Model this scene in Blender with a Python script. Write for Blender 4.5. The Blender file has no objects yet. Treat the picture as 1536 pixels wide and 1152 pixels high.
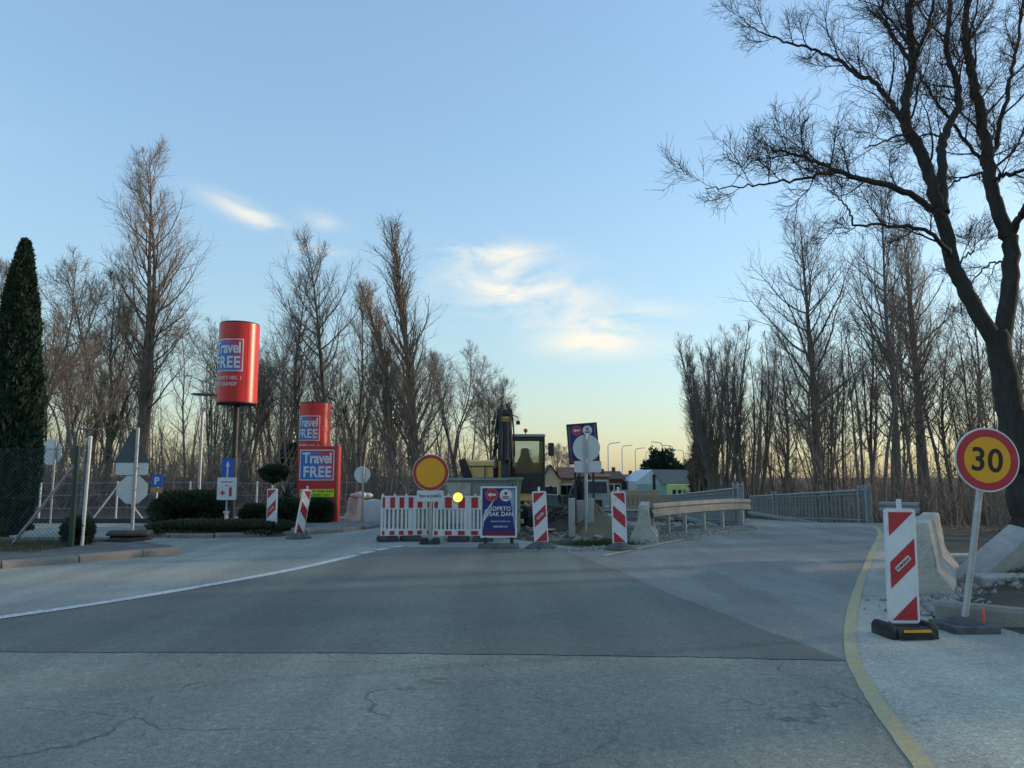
import bpy, bmesh, math, random
import numpy as np
from mathutils import Vector, Matrix

R = math.radians
random.seed(7)
rng = np.random.default_rng(11)
sc = bpy.context.scene
col = sc.collection

# ---------------------------------------------------------------- camera
FPX, HCAM, VH = 1150.0, 1.40, 715.0          # focal in photo pixels, eye height, horizon row
PITCH = math.atan((VH - 576.0) / FPX)
cam_d = bpy.data.cameras.new('camera')
cam = bpy.data.objects.new('camera', cam_d)
col.objects.link(cam)
cam.location = (0, 0, HCAM)
cam.rotation_euler = (R(90) + PITCH, 0, 0)
cam_d.sensor_width = 36.0
cam_d.lens = 36.0 * FPX / 1536.0
cam_d.clip_end = 3000
cam_d.clip_start = 0.05
sc.camera = cam

def ray(u, v):
    cx, cy = (u - 768.0) / FPX, -(v - 576.0) / FPX
    s, c = math.sin(PITCH), math.cos(PITCH)
    return Vector((cx, c - cy * s, s + cy * c))

def G(u, v, z=0.0):
    """photo pixel -> point on the level z"""
    d = ray(u, v); t = (z - HCAM) / d.z
    return Vector((d.x * t, d.y * t, z))

def at(u, v, Y):
    """photo pixel -> point at the distance Y"""
    d = ray(u, v); t = Y / d.y
    return Vector((d.x * t, Y, HCAM + d.z * t))

# ---------------------------------------------------------------- light
SUN_EL, SUN_AZ = R(10.0), R(74.0)             # azimuth clockwise from +Y towards +X
EXPOSURE = 1.0
SKY_STRENGTH = 0.15
sun_dir = Vector((math.sin(SUN_AZ) * math.cos(SUN_EL), math.cos(SUN_AZ) * math.cos(SUN_EL), math.sin(SUN_EL)))
sd = bpy.data.lights.new('sun', 'SUN')
sd.energy = 2.0
sd.angle = R(1.5)
sd.color = (1.0, 0.74, 0.50)
sun = bpy.data.objects.new('sun', sd)
col.objects.link(sun)
sun.rotation_euler = sun_dir.to_track_quat('Z', 'Y').to_euler()
sun.location = (30, 5, 40)

sc.view_settings.view_transform = 'Standard'
sc.view_settings.look = 'None'
sc.view_settings.exposure = EXPOSURE
sc.view_settings.gamma = 1.0
sc.view_settings.use_curve_mapping = False

world = bpy.data.worlds.new('World')
sc.world = world
world.use_nodes = True
wn, wl = world.node_tree.nodes, world.node_tree.links
wn.clear()

def wmath(op, a, b=None, clamp=False):
    n = wn.new('ShaderNodeMath'); n.operation = op; n.use_clamp = clamp
    for i, x in enumerate((a, b)):
        if x is None: continue
        if isinstance(x, (int, float)): n.inputs[i].default_value = x
        else: wl.new(x, n.inputs[i])
    return n.outputs[0]

def wdot(a, vec):
    n = wn.new('ShaderNodeVectorMath'); n.operation = 'DOT_PRODUCT'
    wl.new(a, n.inputs[0]); n.inputs[1].default_value = vec
    return n.outputs['Value']

w_out = wn.new('ShaderNodeOutputWorld')
w_bg = wn.new('ShaderNodeBackground')
w_sky = wn.new('ShaderNodeTexSky')
w_sky.sky_type = 'NISHITA'
w_sky.sun_disc = False
w_sky.sun_elevation = SUN_EL
w_sky.sun_rotation = SUN_AZ
w_sky.altitude = 250
w_sky.air_density = 1.6
w_sky.dust_density = 1.0
w_sky.ozone_density = 3.0
w_tc = wn.new('ShaderNodeTexCoord')
D = w_tc.outputs['Generated']
# thin evening clouds: soft streaks broken up by noise, over the whole sky
w_map = wn.new('ShaderNodeMapping'); w_map.inputs['Scale'].default_value = (1.0, 1.0, 2.6)
wl.new(D, w_map.inputs['Vector'])
w_nz = wn.new('ShaderNodeTexNoise')
w_nz.inputs['Scale'].default_value = 9.0; w_nz.inputs['Detail'].default_value = 9.0
w_nz.inputs['Roughness'].default_value = 0.58; w_nz.inputs['Distortion'].default_value = 0.6
wl.new(w_map.outputs[0], w_nz.inputs['Vector'])
cloud_spots = [(375, 322, 56, 13, 20, .6), (485, 332, 30, 12, 10, .28), (738, 386, 105, 20, 3, .95), (470, 372, 46, 8, 2, .3),
               (785, 438, 115, 42, 12, .8), (880, 480, 125, 30, 18, .65), (892, 512, 75, 24, 0, .9), (975, 467, 52, 14, 4, .5)]
acc = None
def blob(c, t1, t2, s1, s2, k):
    global acc
    a = wmath('DIVIDE', wdot(D, t1), s1); b = wmath('DIVIDE', wdot(D, t2), s2)
    e = wmath('EXPONENT', wmath('MULTIPLY', wmath('ADD', wmath('MULTIPLY', a, a), wmath('MULTIPLY', b, b)), -1.0))
    m = wmath('MULTIPLY', wmath('MULTIPLY', e, wmath('GREATER_THAN', wdot(D, c), 0.3)), k)
    acc = m if acc is None else wmath('MAXIMUM', acc, m)
for u, v, hw, hh, ang, k in cloud_spots:
    c = ray(u, v).normalized()
    right = c.cross(Vector((0, 0, 1))).normalized(); up = right.cross(c)
    ca, sa = math.cos(R(-ang)), math.sin(R(-ang))
    t1 = right * ca + up * sa; t2 = up * ca - right * sa
    blob(c, t1, t2, hw / FPX, hh / FPX, min(1.15, k * 1.35))
crng = random.Random(3)
for i in range(12):                                   # the same kind of streaks round the rest of the sky
    az = R(45 + i * 25 + crng.uniform(-8, 8)); el = R(crng.uniform(8, 24))
    c = Vector((math.sin(az) * math.cos(el), math.cos(az) * math.cos(el), math.sin(el)))
    right = c.cross(Vector((0, 0, 1))).normalized(); up = right.cross(c)
    blob(c, right, up, crng.uniform(.06, .12), crng.uniform(.015, .03), crng.uniform(.4, .7))
nz = wmath('MULTIPLY', wmath('SUBTRACT', w_nz.outputs['Fac'], 0.37), 4.6, True)
cl = wmath('MULTIPLY', acc, nz, True)
# the camera's tone response and the windscreen tint, the same for the whole sky
w_gam = wn.new('ShaderNodeGamma'); w_gam.inputs['Gamma'].default_value = .65
wl.new(w_sky.outputs[0], w_gam.inputs['Color'])
w_tint = wn.new('ShaderNodeMix'); w_tint.data_type = 'RGBA'; w_tint.blend_type = 'MULTIPLY'; w_tint.inputs[0].default_value = 1.0
kk = .15 ** .65 / .15 / 2 ** EXPOSURE
w_tint.inputs[7].default_value = (1.20 * kk, 1.41 * kk, 1.72 * kk, 1)
wl.new(w_gam.outputs[0], w_tint.inputs[6])
mixc = wn.new('ShaderNodeMix'); mixc.data_type = 'RGBA'
k2 = 1 / (.15 * 2 ** EXPOSURE)
mixc.inputs[7].default_value = (1.0 * k2, .97 * k2, .86 * k2, 1)
wl.new(cl, mixc.inputs[0]); wl.new(w_tint.outputs[2], mixc.inputs[6])
w_bg.inputs['Strength'].default_value = SKY_STRENGTH
wl.new(mixc.outputs[2], w_bg.inputs['Color'])
wl.new(w_bg.outputs[0], w_out.inputs['Surface'])

# ---------------------------------------------------------------- helpers: materials
MATS = {}
def lin(c):
    return tuple(c) + (1.0,)

def mat(name, rgb, rough=0.7, metal=0.0, var=0.18, scale=6.0, bump=0.0, bscale=60.0, dirt=None, dirt_amt=0.0, spec=0.4, objrand=0.0, vscale=(1, 1, 1)):
    """procedural material: a base colour broken up by noise, optional dirt patches and fine relief"""
    if name in MATS: return MATS[name]
    m = bpy.data.materials.new(name); m.use_nodes = True
    nt = m.node_tree; n, l = nt.nodes, nt.links
    b = n['Principled BSDF']
    b.inputs['Roughness'].default_value = rough
    b.inputs['Metallic'].default_value = metal
    b.inputs['Specular IOR Level'].default_value = spec
    tc = n.new('ShaderNodeTexCoord'); mp = n.new('ShaderNodeMapping'); mp.inputs['Scale'].default_value = vscale
    l.new(tc.outputs['Object'], mp.inputs['Vector'])
    nz = n.new('ShaderNodeTexNoise'); nz.inputs['Scale'].default_value = scale; nz.inputs['Detail'].default_value = 6; nz.inputs['Roughness'].default_value = .62
    l.new(mp.outputs[0], nz.inputs['Vector'])
    rmp = n.new('ShaderNodeValToRGB')
    rmp.color_ramp.elements[0].position = .28; rmp.color_ramp.elements[1].position = .74
    rmp.color_ramp.elements[0].color = lin([c * (1 - var) for c in rgb])
    rmp.color_ramp.elements[1].color = lin([min(1, c * (1 + var)) for c in rgb])
    l.new(nz.outputs['Fac'], rmp.inputs['Fac'])
    out = rmp.outputs['Color']
    if dirt is not None:
        n2 = n.new('ShaderNodeTexNoise'); n2.inputs['Scale'].default_value = scale * .45; n2.inputs['Detail'].default_value = 8; n2.inputs['Roughness'].default_value = .7
        l.new(mp.outputs[0], n2.inputs['Vector'])
        r2 = n.new('ShaderNodeValToRGB'); r2.color_ramp.elements[0].position = .48; r2.color_ramp.elements[1].position = .72
        l.new(n2.outputs['Fac'], r2.inputs['Fac'])
        mu = n.new('ShaderNodeMath'); mu.operation = 'MULTIPLY'; mu.inputs[1].default_value = dirt_amt
        l.new(r2.outputs['Color'], mu.inputs[0])
        mx = n.new('ShaderNodeMix'); mx.data_type = 'RGBA'; mx.inputs[7].default_value = lin(dirt)
        l.new(mu.outputs[0], mx.inputs[0]); l.new(out, mx.inputs[6]); out = mx.outputs[2]
    if objrand:
        oi = n.new('ShaderNodeObjectInfo'); hs = n.new('ShaderNodeHueSaturation')
        mr = n.new('ShaderNodeMapRange'); mr.inputs[3].default_value = 1 - objrand; mr.inputs[4].default_value = 1 + objrand
        l.new(oi.outputs['Random'], mr.inputs[0]); l.new(mr.outputs[0], hs.inputs['Value']); l.new(out, hs.inputs['Color']); out = hs.outputs[0]
    l.new(out, b.inputs['Base Color'])
    if bump:
        nb = n.new('ShaderNodeTexNoise'); nb.inputs['Scale'].default_value = bscale; nb.inputs['Detail'].default_value = 4
        l.new(mp.outputs[0], nb.inputs['Vector'])
        bp = n.new('ShaderNodeBump'); bp.inputs['Strength'].default_value = bump; bp.inputs['Distance'].default_value = .02
        l.new(nb.outputs['Fac'], bp.inputs['Height']); l.new(bp.outputs[0], b.inputs['Normal'])
    MATS[name] = m
    return m

# ---------------------------------------------------------------- helpers: objects
def tag(o, label=None, cat=None, group=None, kind=None):
    if label: o['label'] = label
    if cat: o['category'] = cat
    if group: o['group'] = group
    if kind: o['kind'] = kind
    return o

def thing(name, label, cat, loc=(0, 0, 0), rz=0.0, group=None, kind=None):
    o = bpy.data.objects.new(name, None); col.objects.link(o)
    o.empty_display_size = .2
    o.location = loc; o.rotation_euler = (0, 0, rz)
    return tag(o, label, cat, group, kind)

def dup(root, loc=None, rz=None, label=None, group=None, scale=None, rot=None):
    def cp(o, par):
        c = o.copy(); col.objects.link(c); c.parent = par
        for ch in KIDS.get(o.name, ()): cp(ch, c)
        return c
    r = cp(root, None)
    if loc is not None: r.location = loc
    if rz is not None: r.rotation_euler = (0, 0, rz)
    if rot is not None: r.rotation_euler = rot
    if scale is not None: r.scale = scale if hasattr(scale, '__len__') else (scale,) * 3
    if label: r['label'] = label
    if group: r['group'] = group
    return r
KIDS = {}

def link(name, me, m, parent=None):
    o = bpy.data.objects.new(name, me); col.objects.link(o)
    if m is not None: me.materials.append(m)
    if parent is not None:
        o.parent = parent
        KIDS.setdefault(parent.name, []).append(o)
    return o

class MB:
    """collects shapes for one mesh"""
    def __init__(s): s.v, s.f = [], []
    def add(s, vs, fs):
        k = len(s.v); s.v += [tuple(p) for p in vs]; s.f += [tuple(i + k for i in f) for f in fs]; return s
    def box(s, c, d, rot=None):
        x, y, z = d[0] / 2, d[1] / 2, d[2] / 2
        vs = [Vector((i * x, j * y, k * z)) for k in (-1, 1) for j in (-1, 1) for i in (-1, 1)]
        if rot is not None: vs = [rot @ p for p in vs]
        c = Vector(c)
        return s.add([p + c for p in vs], [(0, 2, 3, 1), (4, 5, 7, 6), (0, 1, 5, 4), (2, 6, 7, 3), (0, 4, 6, 2), (1, 3, 7, 5)])
    def cyl(s, p0, p1, r0, r1=None, n=12):
        r1 = r0 if r1 is None else r1
        p0, p1 = Vector(p0), Vector(p1); d = (p1 - p0).normalized()
        a = d.cross(Vector((0, 0, 1)) if abs(d.z) < .9 else Vector((1, 0, 0))).normalized(); b = d.cross(a)
        vs = [p + (a * math.cos(2 * math.pi * i / n) + b * math.sin(2 * math.pi * i / n)) * r for p, r in ((p0, r0), (p1, r1)) for i in range(n)]
        fs = [(i, (i + 1) % n, n + (i + 1) % n, n + i) for i in range(n)] + [tuple(range(n))[::-1], tuple(range(n, 2 * n))]
        return s.add(vs, fs)
    def tube(s, pts, r, n=8):
        pts = [Vector(p) for p in pts]; rs = r if hasattr(r, '__len__') else [r] * len(pts)
        vs = []
        for i, p in enumerate(pts):
            d = (pts[min(i + 1, len(pts) - 1)] - pts[max(i - 1, 0)]).normalized()
            a = d.cross(Vector((.13, .31, 1)) if abs(d.z) < .9 else Vector((1, .2, 0))).normalized(); b = d.cross(a)
            vs += [p + (a * math.cos(2 * math.pi * j / n) + b * math.sin(2 * math.pi * j / n)) * rs[i] for j in range(n)]
        fs = [(i * n + j, i * n + (j + 1) % n, (i + 1) * n + (j + 1) % n, (i + 1) * n + j) for i in range(len(pts) - 1) for j in range(n)]
        fs += [tuple(range(n))[::-1], tuple(range((len(pts) - 1) * n, len(pts) * n))]
        return s.add(vs, fs)
    def prism(s, poly, y0, y1):
        """polygon in x,z pushed along y"""
        n = len(poly)
        vs = [(x, y0, z) for x, z in poly] + [(x, y1, z) for x, z in poly]
        return s.add(vs, [tuple(range(n)), tuple(range(n, 2 * n))[::-1]] + [(i, n + i, n + (i + 1) % n, (i + 1) % n) for i in range(n)])
    def extx(s, prof, x0, x1):
        """profile in y,z pushed along x"""
        n = len(prof)
        vs = [(x0, y, z) for y, z in prof] + [(x1, y, z) for y, z in prof]
        return s.add(vs, [tuple(range(n)), tuple(range(n, 2 * n))[::-1]] + [(i, n + i, n + (i + 1) % n, (i + 1) % n) for i in range(n)])
    def ring(s, ro, ri, y0, y1, n=48, c=(0, 0)):
        vs = []
        for y in (y0, y1):
            for r in (ro, ri):
                vs += [(c[0] + r * math.cos(2 * math.pi * i / n), y, c[1] + r * math.sin(2 * math.pi * i / n)) for i in range(n)]
        fs = []
        for i in range(n):
            j = (i + 1) % n
            fs += [(i, j, n + j, n + i), (2 * n + i, 3 * n + i, 3 * n + j, 2 * n + j), (i, 2 * n + i, 2 * n + j, j), (n + i, n + j, 3 * n + j, 3 * n + i)]
        return s.add(vs, fs)
    def lathe(s, prof, n=24, c=(0, 0, 0)):
        """profile of (radius, z) turned round z"""
        vs = [(c[0] + r * math.cos(2 * math.pi * i / n), c[1] + r * math.sin(2 * math.pi * i / n), c[2] + z) for r, z in prof for i in range(n)]
        k = len(prof)
        fs = [(a * n + i, a * n + (i + 1) % n, (a + 1) * n + (i + 1) % n, (a + 1) * n + i) for a in range(k - 1) for i in range(n)]
        fs += [tuple(range(n))[::-1], tuple(range((k - 1) * n, k * n))]
        return s.add(vs, fs)
    def sphere(s, c, r, n=12, m=8, sq=(1, 1, 1)):
        prof = [(max(1e-4, math.sin(math.pi * i / m)) * r, -math.cos(math.pi * i / m) * r) for i in range(m + 1)]
        k = len(s.v); s.lathe(prof, n)
        for i in range(k, len(s.v)):
            x, y, z = s.v[i]; s.v[i] = (x * sq[0] + c[0], y * sq[1] + c[1], z * sq[2] + c[2])
        return s
    def build(s, name, m, parent=None, bevel=0.0, smooth=False, seg=2):
        me = bpy.data.meshes.new(name); me.from_pydata(s.v, [], s.f)
        bm = bmesh.new(); bm.from_mesh(me); bmesh.ops.recalc_face_normals(bm, faces=bm.faces)
        if smooth:
            for f in bm.faces: f.smooth = True
            for e in bm.edges:
                if len(e.link_faces) == 2 and e.calc_face_angle(0) > R(40): e.smooth = False
        bm.to_mesh(me); bm.free()
        o = link(name, me, m, parent)
        if bevel:
            b = o.modifiers.new('bevel', 'BEVEL'); b.width = bevel; b.segments = seg; b.limit_method = 'ANGLE'; b.angle_limit = R(35)
        return o

def circ(r, n=40, c=(0, 0), a0=0.0):
    return [(c[0] + r * math.cos(2 * math.pi * i / n + a0), c[1] + r * math.sin(2 * math.pi * i / n + a0)) for i in range(n)]

def rrect(w, h, r, c=(0, 0), n=4):
    pts = []
    for sx, sz, a in ((1, 1, 0), (-1, 1, 90), (-1, -1, 180), (1, -1, 270)):
        for i in range(n + 1):
            t = R(a + 90 * i / n)
            pts.append((c[0] + sx * (w / 2 - r) + r * math.cos(t), c[1] + sz * (h / 2 - r) + r * math.sin(t)))
    return pts

def np_mesh(name, V, F):
    """mesh from arrays; F is (n,4) or (n,3)"""
    me = bpy.data.meshes.new(name)
    k = F.shape[1]
    me.vertices.add(len(V)); me.vertices.foreach_set('co', np.ascontiguousarray(V, dtype=np.float32).ravel())
    me.loops.add(F.size); me.loops.foreach_set('vertex_index', np.ascontiguousarray(F, dtype=np.int32).ravel())
    me.polygons.add(len(F)); me.polygons.foreach_set('loop_start', np.arange(0, F.size, k, dtype=np.int32))
    me.update(calc_edges=True); me.validate()
    return me

# ---------------------------------------------------------------- lettering (all text turned into meshes in one pass)
TEXT_DEFS = {
    'travel': ('Travel', .026, .95), 'free': ('FREE', .026, 1.0), 'europe': ("EUROPE'S NO. 1", .018, 1.0), 'bordershop': ('BORDERSHOP', .018, 1.0),
    'odprto1': ('ODPRTO VSAK DAN', .016, 1.1), 'openday': ('OPEN EVERY DAY', .016, 1.1), 'odprto': ('ODPRTO', .022, 1.0), 'vsak': ('VSAK DAN', .022, 1.0),
    'jeden': ('GEÖFFNET JEDEN TAG', .014, 1.0), 'thirty': ('30', .016, 1.0), 'pomgrad': ('POMGRAD', .02, 1.05), 'razen': ('Razen za gradbišče', .012, 1.0), 'P': ('P', .03, 1.0)}
TEXTS = {}
def make_texts():
    obs = {}
    for k, (s, off, wid) in TEXT_DEFS.items():
        cu = bpy.data.curves.new('t_' + k, 'FONT'); cu.body = s; cu.size = 1.0; cu.offset = off; cu.extrude = .004
        cu.align_x = 'CENTER'; cu.resolution_u = 4; cu.space_character = wid if wid < 1 else 1.06
        o = bpy.data.objects.new('t_' + k, cu); col.objects.link(o); obs[k] = o
    dg = bpy.context.evaluated_depsgraph_get()
    for k, o in obs.items():
        me = bpy.data.meshes.new_from_object(o.evaluated_get(dg))
        V = np.array([v.co[:] for v in me.vertices]); F = [tuple(p.vertices) for p in me.polygons]
        V[:, 0] -= (V[:, 0].min() + V[:, 0].max()) / 2; V[:, 1] -= V[:, 1].min()
        TEXTS[k] = (V, F); bpy.data.meshes.remove(me)
    for k, o in obs.items():
        cu = o.data; bpy.data.objects.remove(o); bpy.data.curves.remove(cu)
make_texts()

def lettering(key, w, h, c, y, m, parent, name='lettering', bend=None, rot=0.0):
    """text w wide and h tall, foot of the letters at c=(x,z), facing -y; bend=(radius, angle) wraps it on a drum"""
    V, F = TEXTS[key]
    X = V[:, 0] * (w / np.ptp(V[:, 0])); Z = V[:, 1] * (h / np.ptp(V[:, 1])); T = V[:, 2] * .25
    if rot:
        X, Z = X * math.cos(rot) - Z * math.sin(rot), X * math.sin(rot) + Z * math.cos(rot)
    X = X + c[0]; Z = Z + c[1]
    if bend:
        r, a = bend
        rr = r + .016 + T; ph = a + X / r
        P = np.stack([rr * np.sin(ph), -rr * np.cos(ph), Z], 1)
    else:
        P = np.stack([X, y - T, Z], 1)
    me = bpy.data.meshes.new(name); me.from_pydata(P.tolist(), [], F)
    return link(name, me, m, parent)
# ================================================================ the setting
def sstep(a, b, x):
    t = np.clip((np.asarray(x, float) - a) / (b - a), 0, 1); return t * t * (3 - 2 * t)

def ground_h(x, y):
    """the land falls away towards the river beyond the works"""
    x = np.asarray(x, float); y = np.asarray(y, float)
    f = sstep(-3, 3, x)
    h = -np.minimum(1.7, .052 * np.maximum(0, y - 22)) * f
    h = h - .25 * sstep(9, 14, x) * sstep(6, 14, y)
    h = h + .16 * sstep(.575, .66, x / np.maximum(y, .1)) * sstep(4.5, 5.2, x) * (1 - sstep(8.0, 11, x)) * sstep(7.0, 7.7, y) * (1 - sstep(11, 14, y))
    return h

def asphalt(name, c, crack=0.0, dust=(.30, .29, .27), dust_amt=.35, rough=.82):
    m = bpy.data.materials.new(name); m.use_nodes = True
    n, l = m.node_tree.nodes, m.node_tree.links
    b = n['Principled BSDF']; b.inputs['Roughness'].default_value = rough; b.inputs['Specular IOR Level'].default_value = .35
    tc = n.new('ShaderNodeTexCoord'); P = tc.outputs['Object']
    def noise(s, d=5, r=.6, vec=P):
        t = n.new('ShaderNodeTexNoise'); t.inputs['Scale'].default_value = s; t.inputs['Detail'].default_value = d; t.inputs['Roughness'].default_value = r
        l.new(vec, t.inputs['Vector']); return t.outputs['Fac']
    def ramp(f, p0, p1, c0, c1):
        t = n.new('ShaderNodeValToRGB'); e = t.color_ramp.elements; e[0].position, e[1].position = p0, p1; e[0].color, e[1].color = lin(c0), lin(c1)
        l.new(f, t.inputs[0]); return t.outputs[0]
    def mix(f, a, bb, mode='MIX'):
        t = n.new('ShaderNodeMix'); t.data_type = 'RGBA'; t.blend_type = mode
        if isinstance(f, float): t.inputs[0].default_value = f
        else: l.new(f, t.inputs[0])
        for i, x in ((6, a), (7, bb)):
            if isinstance(x, tuple): t.inputs[i].default_value = lin(x)
            else: l.new(x, t.inputs[i])
        return t.outputs[2]
    def mul(a, k):
        t = n.new('ShaderNodeMath'); t.operation = 'MULTIPLY'; l.new(a, t.inputs[0])
        if isinstance(k, (int, float)): t.inputs[1].default_value = k
        else: l.new(k, t.inputs[1])
        return t.outputs[0]
    fine = ramp(noise(75, 4, .8), .34, .66, [x * .55 for x in c], [x * 1.5 for x in c])
    mid = ramp(noise(16, 5, .75), .34, .68, (.80, .80, .80), (1.18, 1.17, 1.15))
    fine = mix(1.0, fine, mid, 'MULTIPLY')
    vor = n.new('ShaderNodeTexVoronoi'); vor.inputs['Scale'].default_value = 48; l.new(P, vor.inputs['Vector'])
    chips = ramp(vor.outputs['Color'], .86, .95, (0, 0, 0), (1, 1, 1))
    colr = mix(mul(chips, .5), fine, tuple(min(1, x * 2.1 + .03) for x in c))
    big = ramp(noise(.55, 7, .62), .35, .7, (.84, .84, .85), (1.1, 1.09, 1.08))
    colr = mix(1.0, colr, big, 'MULTIPLY')
    mp = n.new('ShaderNodeMapping'); mp.inputs['Scale'].default_value = (1, .35, 1); mp.inputs['Rotation'].default_value = (0, 0, R(25)); l.new(P, mp.inputs['Vector'])
    dn = ramp(noise(.7, 9, .72, mp.outputs[0]), .44, .74, (0, 0, 0), (1, 1, 1))
    colr = mix(mul(dn, dust_amt), colr, dust)
    stain = ramp(noise(2.3, 4, .5), .60, .76, (0, 0, 0), (1, 1, 1))
    colr = mix(mul(stain, .22), colr, tuple(x * .5 for x in c))
    if crack:
        wv = n.new('ShaderNodeTexNoise'); wv.inputs['Scale'].default_value = 1.6; wv.inputs['Detail'].default_value = 6; l.new(P, wv.inputs['Vector'])
        sc_ = n.new('ShaderNodeVectorMath'); sc_.operation = 'SCALE'; sc_.inputs['Scale'].default_value = .9; l.new(wv.outputs['Color'], sc_.inputs[0])
        ad = n.new('ShaderNodeVectorMath'); ad.operation = 'ADD'; l.new(P, ad.inputs[0]); l.new(sc_.outputs[0], ad.inputs[1])
        v2 = n.new('ShaderNodeTexVoronoi'); v2.feature = 'DISTANCE_TO_EDGE'; v2.inputs['Scale'].default_value = .75; l.new(ad.outputs[0], v2.inputs['Vector'])
        line = ramp(v2.outputs['Distance'], .002, .010, (1, 1, 1), (0, 0, 0))
        msk = ramp(noise(.8, 5, .7), .40, .58, (0, 0, 0), (1, 1, 1))
        colr = mix(mul(mul(line, msk), crack), colr, (.03, .03, .032))
    if crack > .5:
        v3 = n.new('ShaderNodeTexVoronoi'); v3.feature = 'DISTANCE_TO_EDGE'; v3.inputs['Scale'].default_value = 2.6; l.new(ad.outputs[0], v3.inputs['Vector'])
        ln2 = ramp(v3.outputs['Distance'], .004, .022, (1, 1, 1), (0, 0, 0)); mk2 = ramp(noise(.55, 4, .6), .54, .66, (0, 0, 0), (1, 1, 1))
        colr = mix(mul(mul(ln2, mk2), .5), colr, (.05, .05, .05))
    # wheel tracks polished and darkened by traffic, long along the lane
    mp2 = n.new('ShaderNodeMapping'); mp2.inputs['Scale'].default_value = (1.1, .07, 1); mp2.inputs['Rotation'].default_value = (0, 0, R(-9)); l.new(P, mp2.inputs['Vector'])
    tr = ramp(noise(1.0, 3, .5, mp2.outputs[0]), .42, .62, (.84, .84, .85), (1.08, 1.08, 1.07))
    colr = mix(1.0, colr, tr, 'MULTIPLY')
    l.new(colr, b.inputs['Base Color'])
    bp = n.new('ShaderNodeBump'); bp.inputs['Strength'].default_value = .35; bp.inputs['Distance'].default_value = .008
    l.new(noise(120, 3, .7), bp.inputs['Height']); l.new(bp.outputs[0], b.inputs['Normal'])
    return m

M_EARTH = mat('earth', (.07, .058, .042), .95, var=.35, scale=1.7, bump=.7, bscale=14, dirt=(.07, .075, .035), dirt_amt=.6)
M_ROAD = asphalt('road_dusty', (.285, .298, .252), 0, (.38, .38, .33), .55)
M_OLD = asphalt('road_old', (.265, .265, .212), .62, (.285, .285, .24), .35)
M_NEW = asphalt('road_new', (.158, .166, .138), 0, (.18, .186, .162), .30, .74)
M_LANE = asphalt('road_lane', (.205, .212, .182), 0, (.33, .33, .29), .75, .66)
M_SHOULDER = asphalt('road_shoulder', (.42, .42, .345), .35, (.41, .405, .35), .45)

def struct(o): o['kind'] = 'structure'; return o

# the ground: one sheet out to the horizon, finer where the land changes
def axis(lo, hi, fine0, fine1, step):
    a = list(np.arange(fine0, fine1 + 1e-6, step)); s = step; x = fine0
    while x > lo: s *= 1.5; x -= s; a.insert(0, max(x, lo))
    s = step; x = fine1
    while x < hi: s *= 1.5; x += s; a.append(min(x, hi))
    return np.array(a)
gx, gy = axis(-1500, 1500, -30, 45, .5), axis(-200, 2500, -6, 70, .5)
XX, YY = np.meshgrid(gx, gy)
ZZ = ground_h(XX, YY)
soft = ((XX > 10.9) | (YY > 24.5)) & (np.hypot(XX, YY) < 90)
ZZ = ZZ + np.where(soft & ~((XX > 4) & (XX < 11.5) & (YY < 42)), rng.normal(0, .035, XX.shape), 0)
nx, ny = len(gx), len(gy)
idx = np.arange(nx * ny).reshape(ny, nx)
F = np.stack([idx[:-1, :-1], idx[:-1, 1:], idx[1:, 1:], idx[1:, :-1]], -1).reshape(-1, 4)
gr = link('ground', np_mesh('ground', np.stack([XX, YY, ZZ], -1).reshape(-1, 3), F), M_EARTH)
for p in gr.data.polygons: p.use_smooth = True
struct(gr)

def sheet(name, pts, z, m, follow=False, step=.5):
    """a flat sheet over ground points"""
    from mathutils.geometry import delaunay_2d_cdt
    q = [Vector((p[0], p[1])) for p in pts]
    vv, _, ff, *_r = delaunay_2d_cdt(q, [], [list(range(len(q)))], 1, 1e-5)
    me = bpy.data.meshes.new(name); me.from_pydata([(p.x, p.y, z) for p in vv], [], [tuple(f) for f in ff]); me.update()
    if me.polygons[0].normal.z < 0: me.flip_normals()
    return struct(link(name, me, m))

def ragged(pts, step=.12, amp=.014):
    out = []; rg_ = random.Random(21)
    for a, b in zip(pts, list(pts[1:]) + [pts[0]]):
        a, b = Vector(a), Vector(b); n_ = max(1, min(60, int((b - a).length / step)))
        for i in range(n_):
            q = a.lerp(b, i / n_); out.append(q + Vector((rg_.uniform(-amp, amp), rg_.uniform(-amp, amp), 0)))
    return out

def px(lst): return [G(u, v) for u, v in lst]

def smooth_line(pts, n=10):
    out = []; P = [Vector(p) for p in pts]; P = [P[0] * 2 - P[1]] + P + [P[-1] * 2 - P[-2]]
    for i in range(1, len(P) - 2):
        for k in range(n):
            t = k / n; a, b, c, d = P[i - 1:i + 3]
            out.append(.5 * ((2 * b) + (c - a) * t + (2 * a - 5 * b + 4 * c - d) * t * t + (3 * b - a - 3 * c + d) * t ** 3))
    out.append(P[-2]); return out

def ribbon(name, pts, w, z, m, jit=0.0):
    mb = MB(); vs = []
    for i, p in enumerate(pts):
        d = (pts[min(i + 1, len(pts) - 1)] - pts[max(i - 1, 0)]); d.z = 0; d.normalize()
        nrm = Vector((-d.y, d.x, 0)); ww = w / 2 * (1 + random.uniform(-jit, jit))
        for s in (1, -1):
            q = p + nrm * ww * s; vs.append((q.x, q.y, deck_z(q.x, q.y) + z))
    mb.add(vs, [(2 * i, 2 * i + 1, 2 * i + 3, 2 * i + 2) for i in range(len(pts) - 1)])
    o = mb.build(name, m)
    me = o.data
    if me.polygons and me.polygons[0].normal.z < 0: me.flip_normals()
    return struct(o)

def deck_z(x, y):
    """the temporary lane runs down on to the bridge"""
    return -.037 * max(0.0, y - 22) * float(sstep(3.5, 6.0, x))

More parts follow.
